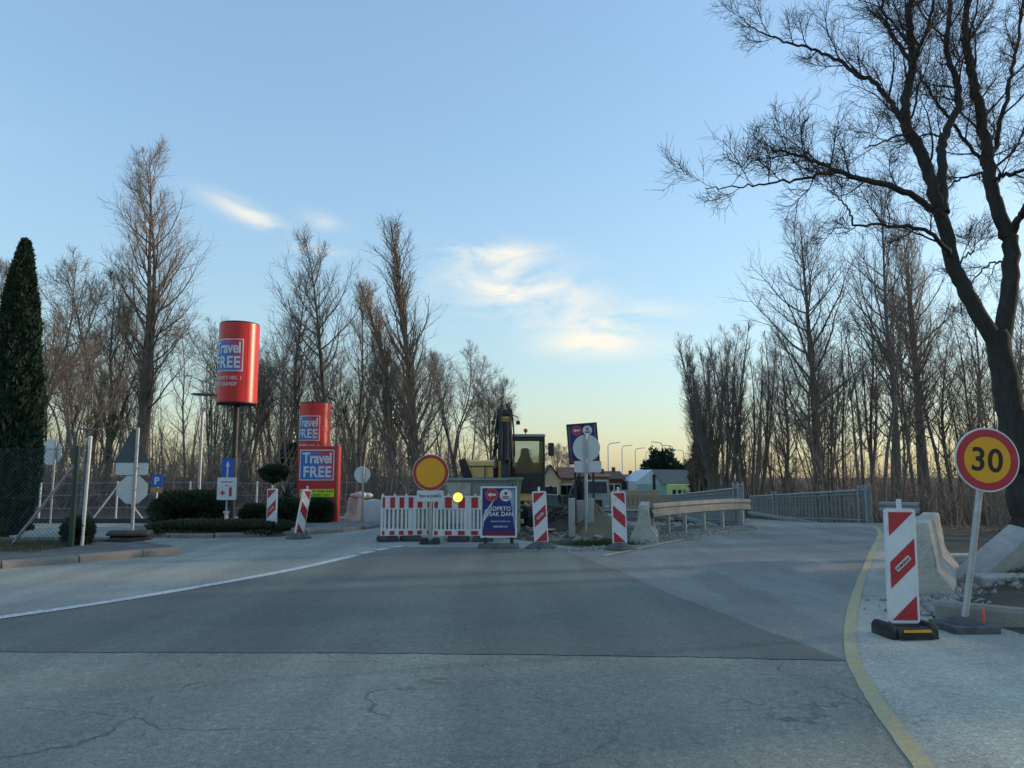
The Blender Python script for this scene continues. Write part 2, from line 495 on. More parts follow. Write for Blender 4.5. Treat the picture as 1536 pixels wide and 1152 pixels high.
# paved area in front, left mouth and parking area
sheet('road', [(-40, -8), (6.4, -8), G(1536, 1010), G(1400, 940), G(1345, 860), G(1340, 785), G(1130, 783), G(1010, 806), G(900, 826), G(700, 800), G(560, 790), G(545, 786), (-9, 24), (-30, 24), (-40, 18)], .004, M_ROAD)
YL = smooth_line(px([(1420, 1200), (1385, 1152), (1312, 1050), (1280, 990), (1276, 940), (1286, 890), (1308, 830), (1320, 800)]) + [Vector((10.35, 22.5, 0)), Vector((10.3, 24.5, 0)), Vector((10.8, 44, 0))])
sheet('old_asphalt', [(-14, -8), (5.2, -8)] + px([(1425, 1200), (1385, 1152), (1312, 1050), (1284, 992), (1276, 960), (1000, 955), (620, 950), (0, 948), (-500, 946)]), .008, M_OLD)
sheet('new_asphalt', ragged(px([(-500, 978), (0, 980), (620, 982), (1000, 987), (1270, 993), (1205, 968), (1130, 940), (1000, 890), (925, 856), (850, 829), (740, 822), (600, 821), (545, 832), (450, 855), (340, 877), (170, 906), (0, 932), (-300, 968)])), .0125, M_NEW)
sheet('shoulder', [Vector((2.6, -8, 0)), Vector((2.5, -2, 0))] + px([(1425, 1200), (1385, 1152), (1312, 1050), (1280, 990), (1276, 940), (1286, 890), (1308, 830), (1322, 800), (1345, 788), (1372, 830), (1380, 880), (1400, 930), (1536, 948), (1700, 965)]) + [Vector((9, 4, 0)), Vector((9, -8, 0))], .0082, M_SHOULDER)
# the temporary lane: flat up to the bridge end, then a strip that follows the fall on to the bridge
sheet('temporary_lane', px([(848, 830), (920, 823), (1000, 814), (1065, 802), (1110, 793)]) + [Vector((6.6, 21.5, 0)), Vector((10.35, 21.5, 0))] + px([(1322, 806), (1310, 830), (1287, 890), (1277, 940), (1279, 992), (1200, 975), (1120, 945), (990, 895), (915, 860), (840, 834)]), .0085, M_LANE)
mb = MB(); NC = 6; vs = []
for k in range(31):
    y = 21.5 + k * .75; l_, r_ = 6.6 + .02 * (y - 21.5), 10.35 + .028 * (y - 21.5)
    for i in range(NC + 1):
        x = l_ + (r_ - l_) * i / NC; vs.append((x, y, deck_z(x, y) + .0085))
mb.add(vs, [(i * (NC + 1) + k, i * (NC + 1) + k + 1, (i + 1) * (NC + 1) + k + 1, (i + 1) * (NC + 1) + k) for i in range(30) for k in range(NC)])
lane = struct(mb.build('bridge_lane', M_LANE))
if lane.data.polygons[0].normal.z < 0: lane.data.flip_normals()

def paint(name, c, under, wear):
    m = mat(name, c, .6, var=.12, scale=9)
    n, l = m.node_tree.nodes, m.node_tree.links
    b = n['Principled BSDF']; src = b.inputs['Base Color'].links[0].from_socket
    nz = n.new('ShaderNodeTexNoise'); nz.inputs['Scale'].default_value = 26; nz.inputs['Detail'].default_value = 10; nz.inputs['Roughness'].default_value = .75
    tc = n.new('ShaderNodeTexCoord'); l.new(tc.outputs['Object'], nz.inputs['Vector'])
    rp = n.new('ShaderNodeValToRGB'); rp.color_ramp.elements[0].position = .5 - wear; rp.color_ramp.elements[1].position = .62 - wear * .5
    rp.color_ramp.elements[0].color = (0, 0, 0, 1); rp.color_ramp.elements[1].color = (1, 1, 1, 1)
    l.new(nz.outputs['Fac'], rp.inputs[0])
    mx = n.new('ShaderNodeMix'); mx.data_type = 'RGBA'; mx.inputs[6].default_value = lin(under); l.new(rp.outputs[0], mx.inputs[0]); l.new(src, mx.inputs[7])
    l.new(mx.outputs[2], b.inputs['Base Color']); return m
M_YEL = paint('yellow_paint', (.56, .42, .11), (.36, .33, .24), .05)
M_WHT = paint('white_paint', (.62, .63, .62), (.2, .2, .2), .16)
ribbon('yellow_edge_line', YL, .105, .0125, M_YEL, .08)
ribbon('yellow_edge_line', smooth_line(px([(905, 835), (950, 826), (1000, 815), (1060, 803.5), (1110, 794)]) + [Vector((6.75, 21.2, 0)), Vector((7.0, 26, 0))]), .11, .017, M_YEL, .1)
ribbon('white_edge_line', smooth_line(px([(-260, 965), (0, 928), (170, 903), (340, 874), (450, 853), (535, 833.5)])), .17, .0135, M_WHT, .03)
for a, b in (((541, 831.5), (557, 828)), ((564, 826.5), (582, 823)), ((588, 822), (604, 819.5))):
    ribbon('white_dash', px([a, ((a[0] + b[0]) / 2, (a[1] + b[1]) / 2), b]), .17, .0135, M_WHT)

# kerbs: single stones in a row
M_KERB = mat('kerb_concrete', (.21, .20, .175), .9, var=.25, scale=5, bump=.5, bscale=40, dirt=(.16, .145, .12), dirt_amt=.6, objrand=.12)
def kerb(name, pts, h=.13, w=.15, step=1.0, z0=-.05, gap=.012):
    root = struct(thing(name, None, None, pts[0]))
    P = smooth_line(pts, 12); acc_, last = 0.0, P[0]; nodes = [P[0]]
    for p in P[1:]:
        acc_ += (p - last).length; last = p
        if acc_ >= step: nodes.append(p); acc_ = 0
    if (P[-1] - nodes[-1]).length > .3: nodes.append(P[-1])
    for a, b in zip(nodes, nodes[1:]):
        d = (b - a); L = d.length - gap; mb = MB()
        mb.extx([(-w / 2, z0), (w / 2, z0), (w / 2, h), (-w / 2 + .03, h), (-w / 2, h - .04)], -L / 2, L / 2)
        o = mb.build('kerb_stone', M_KERB, root, .008)
        c = (a + b) / 2 - Vector(pts[0])
        o.location = (c.x, c.y, random.uniform(-.012, .008)); o.rotation_euler = (random.uniform(-.02, .02), 0, math.atan2(d.y, d.x) + random.uniform(-.012, .012))
    return root
kerb('left_kerb', px([(-140, 862), (0, 853), (90, 846), (190, 837), (268, 830.5)]), .12, step=1.05)
kerb('island_kerb', px([(236, 799), (240, 806), (330, 807), (420, 804), (505, 799), (560, 792), (580, 786)]), .11, step=1.0)
kerb('right_kerb', px([(1405, 930), (1450, 934), (1560, 947), (1680, 962)]), .19, .16, step=.9)

# raised beds behind the kerbs
def bed(name, pts, z, m):
    mb = MB(); n = len(pts)
    vs = [(p[0], p[1], z) for p in pts] + [(p[0], p[1], -.05) for p in pts]
    mb.add(vs, [tuple(range(n))] + [(i, (i + 1) % n, n + (i + 1) % n, n + i) for i in range(n)])
    return struct(mb.build(name, m))
M_PAVE = mat('worn_pavement', (.13, .128, .12), .9, var=.3, scale=3, bump=.4, dirt=(.09, .10, .05), dirt_amt=.5)
M_GRAVELBED = mat('gravel_bed', (.24, .23, .21), .95, var=.4, scale=30, bump=.8, bscale=70)
bed('verge', px([(-300, 873), (0, 851), (90, 844), (190, 835), (262, 829), (252, 824), (130, 818)]) + [Vector((-8.0, 17, 0)), Vector((-14, 17, 0)), Vector((-16, 13, 0))], .09, M_PAVE)
bed('island_bed', px([(241, 799), (246, 804), (330, 805), (420, 802.5), (505, 797.5), (556, 791), (574, 786)]) + [Vector((-4.2, 26, 0)), Vector((-10.2, 26, 0)), Vector((-10.2, 21, 0))], .085, M_GRAVELBED)
# ================================================================ trees
M_BARK = mat('bark', (.15, .132, .112), .95, var=.35, scale=3, bump=.6, bscale=12, objrand=.25, vscale=(3, 3, .6), dirt=(.11, .11, .075), dirt_amt=.4)
M_TWIG = mat('twig', (.155, .134, .112), .9, var=.2, scale=2, objrand=.3)
M_TWIG_PALE = mat('pale_twig', (.21, .165, .12), .9, var=.2, scale=2, objrand=.2)
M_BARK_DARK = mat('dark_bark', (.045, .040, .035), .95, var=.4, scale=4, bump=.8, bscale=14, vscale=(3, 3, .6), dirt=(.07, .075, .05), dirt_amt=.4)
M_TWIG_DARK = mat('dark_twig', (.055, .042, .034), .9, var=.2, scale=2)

def unit(a): return a / np.maximum(np.linalg.norm(a, axis=-1, keepdims=True), 1e-9)

def grow(start, d, L, r0, nseg, wob, trop, r1=None, rg=None):
    """N branches at once: a wobbling walk that bends towards the light"""
    N = len(start); P = np.zeros((N, nseg + 1, 3)); P[:, 0] = start; d = unit(d).copy()
    step = (L / nseg)[:, None]
    up = np.array([0, 0, 1.0])
    for i in range(nseg):
        d = unit(d + rg.normal(0, wob, (N, 3)) + up * trop)
        P[:, i + 1] = P[:, i] + d * step
    t = np.linspace(0, 1, nseg + 1)[None]
    r1 = r0 * .35 if r1 is None else r1
    return P, r0[:, None] * (1 - t) + r1[:, None] * t

def sprout(P, Rr, n, t0, t1, ang, angsd, rg, flat=0.0, jit=.5):
    """n children on each branch, spread over t0..t1: start, direction, t, local radius"""
    N, K, _ = P.shape
    t = t0 + (t1 - t0) * (np.arange(n)[None] + rg.uniform(-jit, jit, (N, n)) + .5) / n
    t = np.clip(t, 0, .995); f = t * (K - 1); i = np.minimum(f.astype(int), K - 2); w = (f - i)[..., None]
    b = np.arange(N)[:, None]
    S = P[b, i] * (1 - w) + P[b, i + 1] * w
    T = unit(P[b, i + 1] - P[b, i])
    r = Rr[b, i] * (1 - w[..., 0]) + Rr[b, i + 1] * w[..., 0]
    ref = np.where(np.abs(T[..., 2:3]) < .95, np.array([0, 0, 1.0]), np.array([1.0, 0, 0]))
    A = unit(np.cross(T, ref)); B = np.cross(T, A)
    phi = (np.arange(n)[None] * 2.39996 + rg.uniform(0, 6.28, (N, 1)) + rg.normal(0, .5, (N, n)))[..., None]
    a = (ang + rg.normal(0, angsd, (N, n)))[..., None]
    d = T * np.cos(a) + (A * np.cos(phi) + B * np.sin(phi)) * np.sin(a)
    return S.reshape(-1, 3), d.reshape(-1, 3), t.reshape(-1), r.reshape(-1)

def tubes(P, Rr, k):
    N, K, _ = P.shape
    T = np.empty_like(P); T[:, 1:-1] = P[:, 2:] - P[:, :-2]; T[:, 0] = P[:, 1] - P[:, 0]; T[:, -1] = P[:, -1] - P[:, -2]
    T = unit(T); m = unit(P[:, -1] - P[:, 0])[:, None]
    ref = np.where(np.abs(m[..., 2:3]) < .8, np.array([0, 0, 1.0]), np.array([1.0, 0, 0]))
    A = unit(np.cross(T, np.broadcast_to(ref, T.shape))); B = np.cross(T, A)
    an = 2 * np.pi * np.arange(k) / k
    V = P[:, :, None] + Rr[:, :, None, None] * (A[:, :, None] * np.cos(an)[None, None, :, None] + B[:, :, None] * np.sin(an)[None, None, :, None])
    base = (np.arange(N)[:, None, None] * K + np.arange(K - 1)[None, :, None]) * k
    j = np.arange(k)[None, None]; j2 = (j + 1) % k
    F = np.stack([base + j, base + j2, base + k + j2, base + k + j], -1).reshape(-1, 4)
    return V.reshape(-1, 3), F

def join(parts):
    Vs, Fs, o = [], [], 0
    for V, F in parts: Vs.append(V); Fs.append(F + o); o += len(V)
    return np.concatenate(Vs), np.concatenate(Fs)

def smooth_mesh(me):
    me.polygons.foreach_set('use_smooth', np.ones(len(me.polygons), dtype=bool)); return me

def tree_mesh(kind, H, seed):
    """trunk mesh and crown mesh of one bare tree, foot at the origin"""
    rg = np.random.default_rng(seed)
    A = lambda *x: np.array(x, float)
    trunk, crown = [], []
    if kind == 'poplar':        # straight leader, open ascending limbs
        nst, spread, c0, c1, n1, ang, Lk, trop = 1, 0, .22, .98, 46, .80, .27, .10
    elif kind == 'twin':        # two leaders from one foot
        nst, spread, c0, c1, n1, ang, Lk, trop = 2, .05, .25, .98, 44, .78, .23, .10
    elif kind == 'lombardy':    # narrow flame of steep limbs
        nst, spread, c0, c1, n1, ang, Lk, trop = 1, 0, .08, .95, 95, .36, .26, .13
    elif kind == 'round':       # trunk that breaks into a few spreading limbs
        nst, spread, c0, c1, n1, ang, Lk, trop = 4, .26, .30, .98, 20, .72, .27, .06
    elif kind == 'slim':        # wood-grown stem with a small high crown
        nst, spread, c0, c1, n1, ang, Lk, trop = 1, 0, .35, .98, 20, .62, .20, .09
    elif kind == 'clump':       # many stems from one stool
        nst, spread, c0, c1, n1, ang, Lk, trop = 8, .17, .25, .97, 18, .42, .16, .16
    r0 = .0125 * H if nst < 5 else .0085 * H
    if kind == 'slim': r0 = .0085 * H
    if kind == 'round':
        Pt, Rt = grow(A([0, 0, -.4]), A([0.05, 0, 1]), A(H * .24 + .4), A(r0 * 1.3), 6, .04, .03, A(r0 * 1.0), rg)
        trunk.append(tubes(Pt, Rt, 9)); st = np.repeat(Pt[:, -1], nst, 0); hl = H * .78
        st = st - np.array([0, 0, 1]) * rg.uniform(0, H * .07, (nst, 1))
    else:
        st = np.tile(A(0, 0, -.4), (nst, 1)); st[:, :2] += rg.normal(0, .12 * (nst > 1), (nst, 2)); hl = H
    az = np.arange(nst) * 2 * np.pi / nst + rg.uniform(0, 6)
    d0 = np.stack([np.cos(az) * np.tan(spread * rg.uniform(.5, 1.7, nst)), np.sin(az) * np.tan(spread * rg.uniform(.5, 1.7, nst)), np.ones(nst)], 1)
    if nst == 1: d0 = A([rg.normal(0, .03), rg.normal(0, .03), 1])
    Ls = hl * rg.uniform(.82 if nst > 2 else .95, 1.0, nst)
    P0, R0 = grow(st, d0, Ls, np.full(nst, r0 * (.62 if kind == 'round' else 1)), 16, .035 if kind != 'round' else .06, .03, np.full(nst, .012), rg)
    trunk.append(tubes(P0, R0, 8))
    S, d, t, r = sprout(P0, R0, n1, c0, c1, ang, .16, rg)
    prof = np.where(t < .5, .55 + .9 * t, 1.0 * (1 - (t - .5) / .5 * .78)) if kind != 'lombardy' else np.clip(1.25 - 1.05 * t, .2, 1)
    L = H * Lk * prof * rg.uniform(.65, 1.2, len(S))
    dead = (t < c0 + .1) & (rg.uniform(size=len(S)) < .45); L[dead] *= .45
    P1, R1 = grow(S, d, L, np.minimum(r * .55, .012 + L * .011), 8, .10, trop, np.full(len(S), .008), rg)
    big = L > np.percentile(L, 60)
    trunk.append(tubes(P1[big], R1[big], 5)); crown.append(tubes(P1[~big], R1[~big], 4))
    n2 = {'lombardy': 8, 'clump': 6, 'slim': 7, 'round': 9}.get(kind, 10)
    S, d, t, r = sprout(P1, R1, n2, .18, .98, .62 if kind != 'lombardy' else .40, .18, rg)
    L2 = np.repeat(L, n2) * .38 * (1.15 - .75 * t) * rg.uniform(.6, 1.3, len(S)) + .18
    P2, R2 = grow(S, d, L2, np.minimum(r * .7, .006 + L2 * .008), 4, .14, trop * 1.2, np.full(len(S), .0055), rg)
    crown.append(tubes(P2, R2, 3))
    n3 = {'clump': 3, 'slim': 4, 'lombardy': 3}.get(kind, 6)
    S, d, t, r = sprout(P2, R2, n3, .15, .98, .60, .2, rg)
    L3 = np.repeat(L2, n3) * .5 * rg.uniform(.5, 1.3, len(S)) + .12
    P3, R3 = grow(S, d, L3, np.full(len(S), .0062), 2, .16, trop, np.full(len(S), .0038), rg)
    crown.append(tubes(P3, R3, 3))
    a, b = join(trunk), join(crown)
    zmax = max(a[0][:, 2].max(), b[0][:, 2].max()); k = H / zmax
    return smooth_mesh(np_mesh('trunk', a[0] * k, a[1])), np_mesh('crown', b[0] * k, b[1])

TREES = {}
def tree_kind(key, kind, H, seed, twig=M_TWIG):
    a, b = tree_mesh(kind, H, seed); a.materials.append(M_BARK); b.materials.append(twig)
    TREES[key] = (a, b, H)
tree_kind('twin', 'twin', 22, 1, M_TWIG_PALE)
tree_kind('poplar', 'poplar', 18, 2); tree_kind('poplar2', 'poplar', 17, 3)
tree_kind('lombardy', 'lombardy', 17, 4, M_TWIG_PALE); tree_kind('lombardy2', 'lombardy', 15, 5, M_TWIG_PALE)
tree_kind('round', 'round', 13, 6); tree_kind('round2', 'round', 12, 8); tree_kind('round3', 'round', 14, 18)
tree_kind('slim', 'slim', 13, 9); tree_kind('slim2', 'slim', 12, 10); tree_kind('slim3', 'slim', 14, 12)
tree_kind('clump', 'clump', 12, 14); tree_kind('clump2', 'clump', 11, 15)

def put_tree(name, key, x, y, h, label, group=None, rz=None, lean=0.0, wide=1.0):
    a, b, H = TREES[key]; s = h / H
    t = thing(name, label, 'tree', (x, y, float(ground_h(x, y)) - .02), random.uniform(0, 6.28) if rz is None else rz, group)
    t.rotation_euler = (0, lean, t.rotation_euler.z)
    t.scale = (s * wide, s * wide, s)
    for nm, me in (('trunk', a), ('crown', b)):
        o = bpy.data.objects.new(nm, me); col.objects.link(o); o.parent = t
    return t

def tree_at(name, key, u, Y, vtop, label, group=None, **k):
    p = at(u, vtop, Y)
    return put_tree(name, key, p.x, Y, p.z - float(ground_h(p.x, Y)), label, group, **k)

# ---- left wood: the ones the photograph singles out
tree_at('poplar_tree', 'twin', 238, 44, 198, 'tall bare twin-stemmed poplar towering over the wood behind the parking area', rz=.4)
tree_at('poplar_tree', 'poplar', 503, 46, 330, 'bare straight poplar with open branches right behind the red pylon signs')
tree_at('poplar_tree', 'poplar2', 463, 48, 396, 'slimmer bare poplar just left of the tall one behind the red pylon')
tree_at('lombardy_poplar', 'lombardy', 630, 46, 333, 'tallest narrow flame-shaped bare poplar above the yellow round sign', wide=1.4)
tree_at('lombardy_poplar', 'lombardy2', 594, 45, 398, 'shorter narrow bare poplar beside the flame-shaped one', wide=1.4)
tree_at('bare_tree', 'round', 92, 38, 378, 'bare round-crowned tree next to the dark evergreen column')
tree_at('bare_tree', 'round2', 178, 46, 400, 'bare spreading tree leaning left of the twin-stemmed poplar')
tree_at('bare_tree', 'round3', 375, 44, 458, 'bare round-topped tree behind the high red drum sign')
tree_at('bare_tree', 'poplar2', 545, 48, 420, 'bare tree between the pylon poplar and the flame-shaped poplars', wide=.8)
tree_at('bare_tree', 'round', 692, 52, 512, 'bare spreading tree at the end of the wood left of the excavator')
tree_at('bare_tree', 'round2', 738, 62, 560, 'low bare tree closing the wood beyond the excavator boom')
tree_at('bare_tree', 'round3', 432, 50, 500, 'bare tree seen between the two red drum signs')
ADJ = {'slim': 'slender single-stemmed', 'slim2': 'thin short-branched', 'slim3': 'tall thin-stemmed', 'round': 'forked broad-crowned', 'round2': 'low spreading', 'clump': 'many-stemmed', 'clump2': 'bushy many-stemmed', 'poplar2': 'straight open-branched'}
def wood_label(key, Y, where):
    return ADJ[key] + ' bare tree ' + ('at the front edge of' if Y < 42 else 'inside' if Y < 54 else 'deep inside') + ' the wood ' + where
trnd = random.Random(5)
for i in range(36):
    Y = trnd.uniform(34, 66); u = trnd.uniform(-60, 745)
    if u > 640: Y = trnd.uniform(48, 70)
    env = np.interp(u, [-60, 60, 130, 310, 400, 560, 660, 700, 760], [400, 420, 470, 470, 500, 480, 520, 560, 600])
    ky = trnd.choice(['slim', 'slim2', 'slim3', 'round', 'round2', 'clump'])
    tree_at('bare_tree', ky, u, Y, env + trnd.uniform(5, 90), wood_label(ky, Y, 'behind the parking area'), 'trees of the wood behind the parking area', lean=trnd.uniform(-.05, .05))
for u, v, Y in ((835, 662, 120), (800, 672, 130), (858, 676, 110)):
    tree_at('bare_tree', 'round2', u, Y, v, 'small far bare tree standing by the distant houses', 'bare trees near the distant houses')

# ---- right wood
tree_at('poplar_tree', 'poplar', 1207, 38, 285, 'tall bare tree with a thick dark trunk behind the bridge railing', wide=1.15, rz=2.0)
tree_at('poplar_tree', 'poplar2', 1318, 40, 245, 'tall bare tree with close-set stems next to the thick-trunked one', wide=.8)
tree_at('poplar_tree', 'twin', 1362, 42, 300, 'bare tree with upright limbs half behind the big leaning tree')
tree_at('bare_tree', 'clump', 1058, 52, 500, 'bare many-stemmed clump at the edge of the wood nearest the far houses', wide=.8)
tree_at('bare_tree', 'clump2', 1072, 47, 482, 'upright bare clump with a bird nest high in it beyond the railing')
tree_at('bare_tree', 'clump', 1120, 46, 498, 'bare clump of stems left of the thick-trunked tree')
for i in range(64):
    Y = trnd.uniform(33, 66); u = trnd.uniform(1035, 1700)
    if (u - 768) / FPX * Y < 12.5: Y = trnd.uniform(50, 68)
    env = np.interp(u, [1035, 1080, 1180, 1300, 1450, 1700], [560, 500, 490, 420, 430, 420])
    ky = trnd.choice(['slim', 'slim2', 'slim3', 'slim', 'slim3', 'poplar2', 'slim2'])
    tree_at('bare_tree', ky, u, Y, env + trnd.uniform(-30, 120), wood_label(ky, Y, 'beyond the bridge railing'), 'trees of the wood beyond the railing', lean=trnd.uniform(-.05, .05))

edge_lab = 'slender bare tree of the wood that continues right of the big leaning tree'
for i in range(30):
    Y = trnd.uniform(9, 33); x = trnd.uniform(max(15, .70 * Y + 2), 50)
    ky = trnd.choice(['slim', 'slim2', 'slim3', 'clump2', 'round2', 'clump'])
    put_tree('bare_tree', ky, x, Y, trnd.uniform(9, 14), ADJ[ky] + ' bare tree in the wood right of the big leaning tree', 'trees of the wood right of the big tree')

# ---- the big leaning tree on the right, limb by limb
def big_tree():
    Y0 = 18.0
    base = at(1530, 735, Y0)
    root = thing('big_tree', 'big dark bare tree with forked leaning trunks behind the speed limit sign', 'tree', (base.x, Y0, float(ground_h(base.x, Y0)) - .1))
    rg = np.random.default_rng(77)
    def limb(pts, w0, w1, y0=0.0, y1=0.0, n=6):
        pts = [Vector((u, v, 0)) for u, v in pts]
        P = smooth_line(pts, n); K = len(P); out = np.zeros((1, K, 3)); rr = np.zeros((1, K))
        for i, p in enumerate(P):
            t = i / (K - 1); Y = Y0 + y0 + (y1 - y0) * t
            jx, jy = (rg.normal(0, 1.5), rg.normal(0, 1.5)) if 0 < i < K - 1 else (0, 0)
            q = at(p.x + jx, p.y + jy, Y); out[0, i] = (q.x - root.location.x, q.y - root.location.y, q.z - root.location.z)
            rr[0, i] = .80 * (w0 + (w1 - w0) * t) / FPX * Y / 2
        return out, rr
    L = [limb([(1545, 800), (1536, 735), (1527, 686), (1512, 594), (1500, 530), (1494, 496)], 62, 36),
         limb([(1503, 560), (1497, 521), (1458, 456), (1433, 400), (1410, 317), (1387, 242), (1362, 192), (1358, 158), (1369, 96), (1367, 50), (1365, 0), (1360, -90)], 33, 9, 0, -.6),
         limb([(1503, 560), (1501, 521), (1512, 456), (1516, 370), (1498, 321), (1485, 267), (1479, 217), (1467, 150), (1454, 96), (1448, 42), (1452, 0), (1450, -100)], 36, 8, 0, 1.2),
         limb([(1414, 325), (1354, 287), (1292, 269), (1250, 254), (1225, 244), (1187, 229), (1158, 225)], 14, 3, -.3, -2.2),
         limb([(1255, 256), (1235, 261), (1200, 269), (1146, 276), (1100, 279), (1058, 283)], 7, 1.6, -1.3, -3.0),
         limb([(1366, 200), (1354, 185), (1333, 150), (1312, 125), (1283, 112), (1250, 88), (1217, 73), (1175, 62), (1137, 46), (1108, 25)], 12, 1.8, -.4, 1.5),
         limb([(1424, 380), (1417, 371), (1387, 346), (1333, 338), (1279, 338)], 11, 4, -.3, -1.5),
         limb([(1279, 338), (1275, 317), (1262, 302), (1240, 280), (1222, 275)], 4, 1.5, -1.5, -2.0),
         limb([(1417, 320), (1414, 290), (1412, 233), (1417, 204), (1437, 158), (1433, 117), (1421, 75), (1424, 0), (1420, -90)], 20, 7, -.3, .9),
         limb([(1480, 250), (1485, 240), (1496, 212), (1508, 150), (1517, 104), (1529, 42), (1540, -40)], 12, 4, .6, 2.0),
         limb([(1368, 100), (1378, 75), (1392, 42), (1400, 0), (1402, -70)], 9, 4, -.5, -1.5),
         limb([(1368, 95), (1350, 68), (1333, 42), (1325, 12), (1312, -60)], 9, 4, -.5, .8),
         limb([(1518, 350), (1530, 325), (1548, 300), (1590, 240), (1620, 160)], 16, 5, .3, -1.0),
         limb([(1484, 268), (1510, 262), (1535, 256), (1590, 235), (1640, 215)], 10, 3, .5, -1.0),
         limb([(1482, 252), (1475, 245), (1442, 203), (1417, 167), (1383, 117), (1360, 85)], 9, 2.5, .6, 2.0),
         limb([(1362, 200), (1340, 205), (1318, 215), (1295, 222)], 5, 2, -.4, -1.6),
         limb([(1420, 206), (1400, 203), (1370, 208), (1345, 222)], 5, 2, .1, 1.8),
         limb([(1484, 262), (1460, 262), (1435, 272), (1418, 285)], 6, 2.5, .5, 1.8),
         limb([(1437, 400), (1450, 385), (1462, 372), (1460, 350)], 4, 1.5, 0, .9),
         limb([(1515, 400), (1500, 392), (1478, 400), (1455, 430), (1440, 470)], 5, 1.5, .2, 1.2)]
    mb_t = [tubes(P, r_, 12) for P, r_ in L]
    V, F = join(mb_t)
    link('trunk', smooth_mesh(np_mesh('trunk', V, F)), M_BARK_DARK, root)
    parts = []
    P1s, R1s = [], []
    for k, (P, r_) in enumerate(L):
        if k == 0: continue
        length = np.linalg.norm(np.diff(P[0], axis=0), axis=1).sum()
        n = max(5, int(length * (2.3 if k not in (1, 2) else 1.5)))
        t0 = .42 if k in (1, 2, 8) else .16
        S, d, t, r = sprout(P, r_, n, t0, 1.0, .85, .2, rg)
        d = d + np.array([0, 0, .25])
        Lb = np.clip(.9 + .12 * length, .9, 2.4) * rg.uniform(.55, 1.25, len(S)) * (1.1 - .45 * t)
        A_, B_ = grow(S, d, Lb, np.minimum(r * .5, .010 + Lb * .011), 7, .15, .07, np.full(len(S), .006), rg)
        P1s.append(A_); R1s.append(B_)
    P1, R1 = np.concatenate(P1s), np.concatenate(R1s)
    parts.append(tubes(P1, R1, 5))
    L1 = np.linalg.norm(np.diff(P1, axis=1), axis=2).sum(1)
    S, d, t, r = sprout(P1, R1, 12, .12, 1.0, .72, .2, rg)
    L2 = np.repeat(L1, 12) * .45 * (1.1 - .5 * t) * rg.uniform(.5, 1.3, len(S)) + .12
    P2, R2 = grow(S, d, L2, np.minimum(r * .7, .0075), 5, .17, .06, np.full(len(S), .004), rg)
    parts.append(tubes(P2, R2, 3))
    S, d, t, r = sprout(P2, R2, 8, .12, 1.0, .65, .2, rg)
    L3 = np.repeat(L2, 8) * .5 * rg.uniform(.5, 1.3, len(S)) + .08
    P3, R3 = grow(S, d, L3, np.full(len(S), .0042), 3, .2, .06, np.full(len(S), .0026), rg)
    parts.append(tubes(P3, R3, 3))
    V, F = join(parts)
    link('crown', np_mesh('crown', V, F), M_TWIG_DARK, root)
big_tree()

# ---- undergrowth: nobody could count these stems
def brush(name, label, xs, ys, n, h0, h1, seed, m=M_TWIG):
    rg = np.random.default_rng(seed)
    x = rg.uniform(*xs, n); y = rg.uniform(*ys, n)
    keep = ~((x > 3.5) & (x < 12.5) & (y < 44)) & ((x < 0) | (x / y > .262)); x, y = x[keep], y[keep]; n = len(x)
    S = np.stack([x, y, ground_h(x, y) - .05], 1)
    d = np.stack([rg.normal(0, .35, n), rg.normal(0, .35, n), np.ones(n)], 1)
    L = rg.uniform(h0, h1, n)
    P, r_ = grow(S, d, L, .006 + L * .0045, 6, .16, .02, np.full(n, .006), rg)
    parts = [tubes(P, r_, 3)]
    S, d, t, r = sprout(P, r_, 6, .2, 1.0, .7, .2, rg)
    L2 = np.repeat(L, 6) * .3 * rg.uniform(.5, 1.3, len(S))
    P2, R2 = grow(S, d, L2, np.full(len(S), .0085), 3, .2, .05, np.full(len(S), .005), rg)
    parts.append(tubes(P2, R2, 3))
    V, F = join(parts)
    return tag(link(name, np_mesh(name, V, F), m), label, 'undergrowth', kind='stuff')
brush('undergrowth', 'bare brown thicket along the foot of the wood behind the parking area', (-46, -2.5), (27, 54), 2000, 1.0, 4.6, 31)
brush('undergrowth', 'bare brown thicket along the foot of the wood beyond the railing', (12.5, 52), (14, 60), 2000, .8, 4.2, 32, M_TWIG)

def far_wood(name, label, xs, ys, n, h0, h1, seed):
    """the depth of the wood, read as one mass"""
    rg = np.random.default_rng(seed)
    x = rg.uniform(*xs, n); y = rg.uniform(*ys, n); ok = (x < 0) | (x / y > .272); x, y = x[ok], y[ok]; n = len(x); S = np.stack([x, y, ground_h(x, y) - .1], 1)
    L = rg.uniform(h0, h1, n)
    P, r_ = grow(S, np.stack([rg.normal(0, .06, n), rg.normal(0, .06, n), np.ones(n)], 1), L, .03 + L * .009, 7, .05, .03, np.full(n, .02), rg)
    parts = [tubes(P, r_, 4)]
    S, d, t, r = sprout(P, r_, 12, .15, 1.0, .7, .2, rg); L2 = np.repeat(L, 12) * .24 * rg.uniform(.5, 1.3, len(S))
    P2, R2 = grow(S, d, L2, np.full(len(S), .022), 4, .16, .08, np.full(len(S), .01), rg); parts.append(tubes(P2, R2, 3))
    S, d, t, r = sprout(P2, R2, 2, .2, 1.0, .7, .2, rg); L3 = np.repeat(L2, 2) * .45 * rg.uniform(.5, 1.3, len(S))
    P3, R3 = grow(S, d, L3, np.full(len(S), .013), 2, .16, .08, np.full(len(S), .008), rg); parts.append(tubes(P3, R3, 3))
    V, F = join(parts)
    return tag(link(name, np_mesh(name, V, F), M_BARK), label, 'wood', kind='stuff')
far_wood('far_wood', 'depths of the bare wood far behind the parking area', (-95, -4), (66, 100), 230, 5, 11, 41)
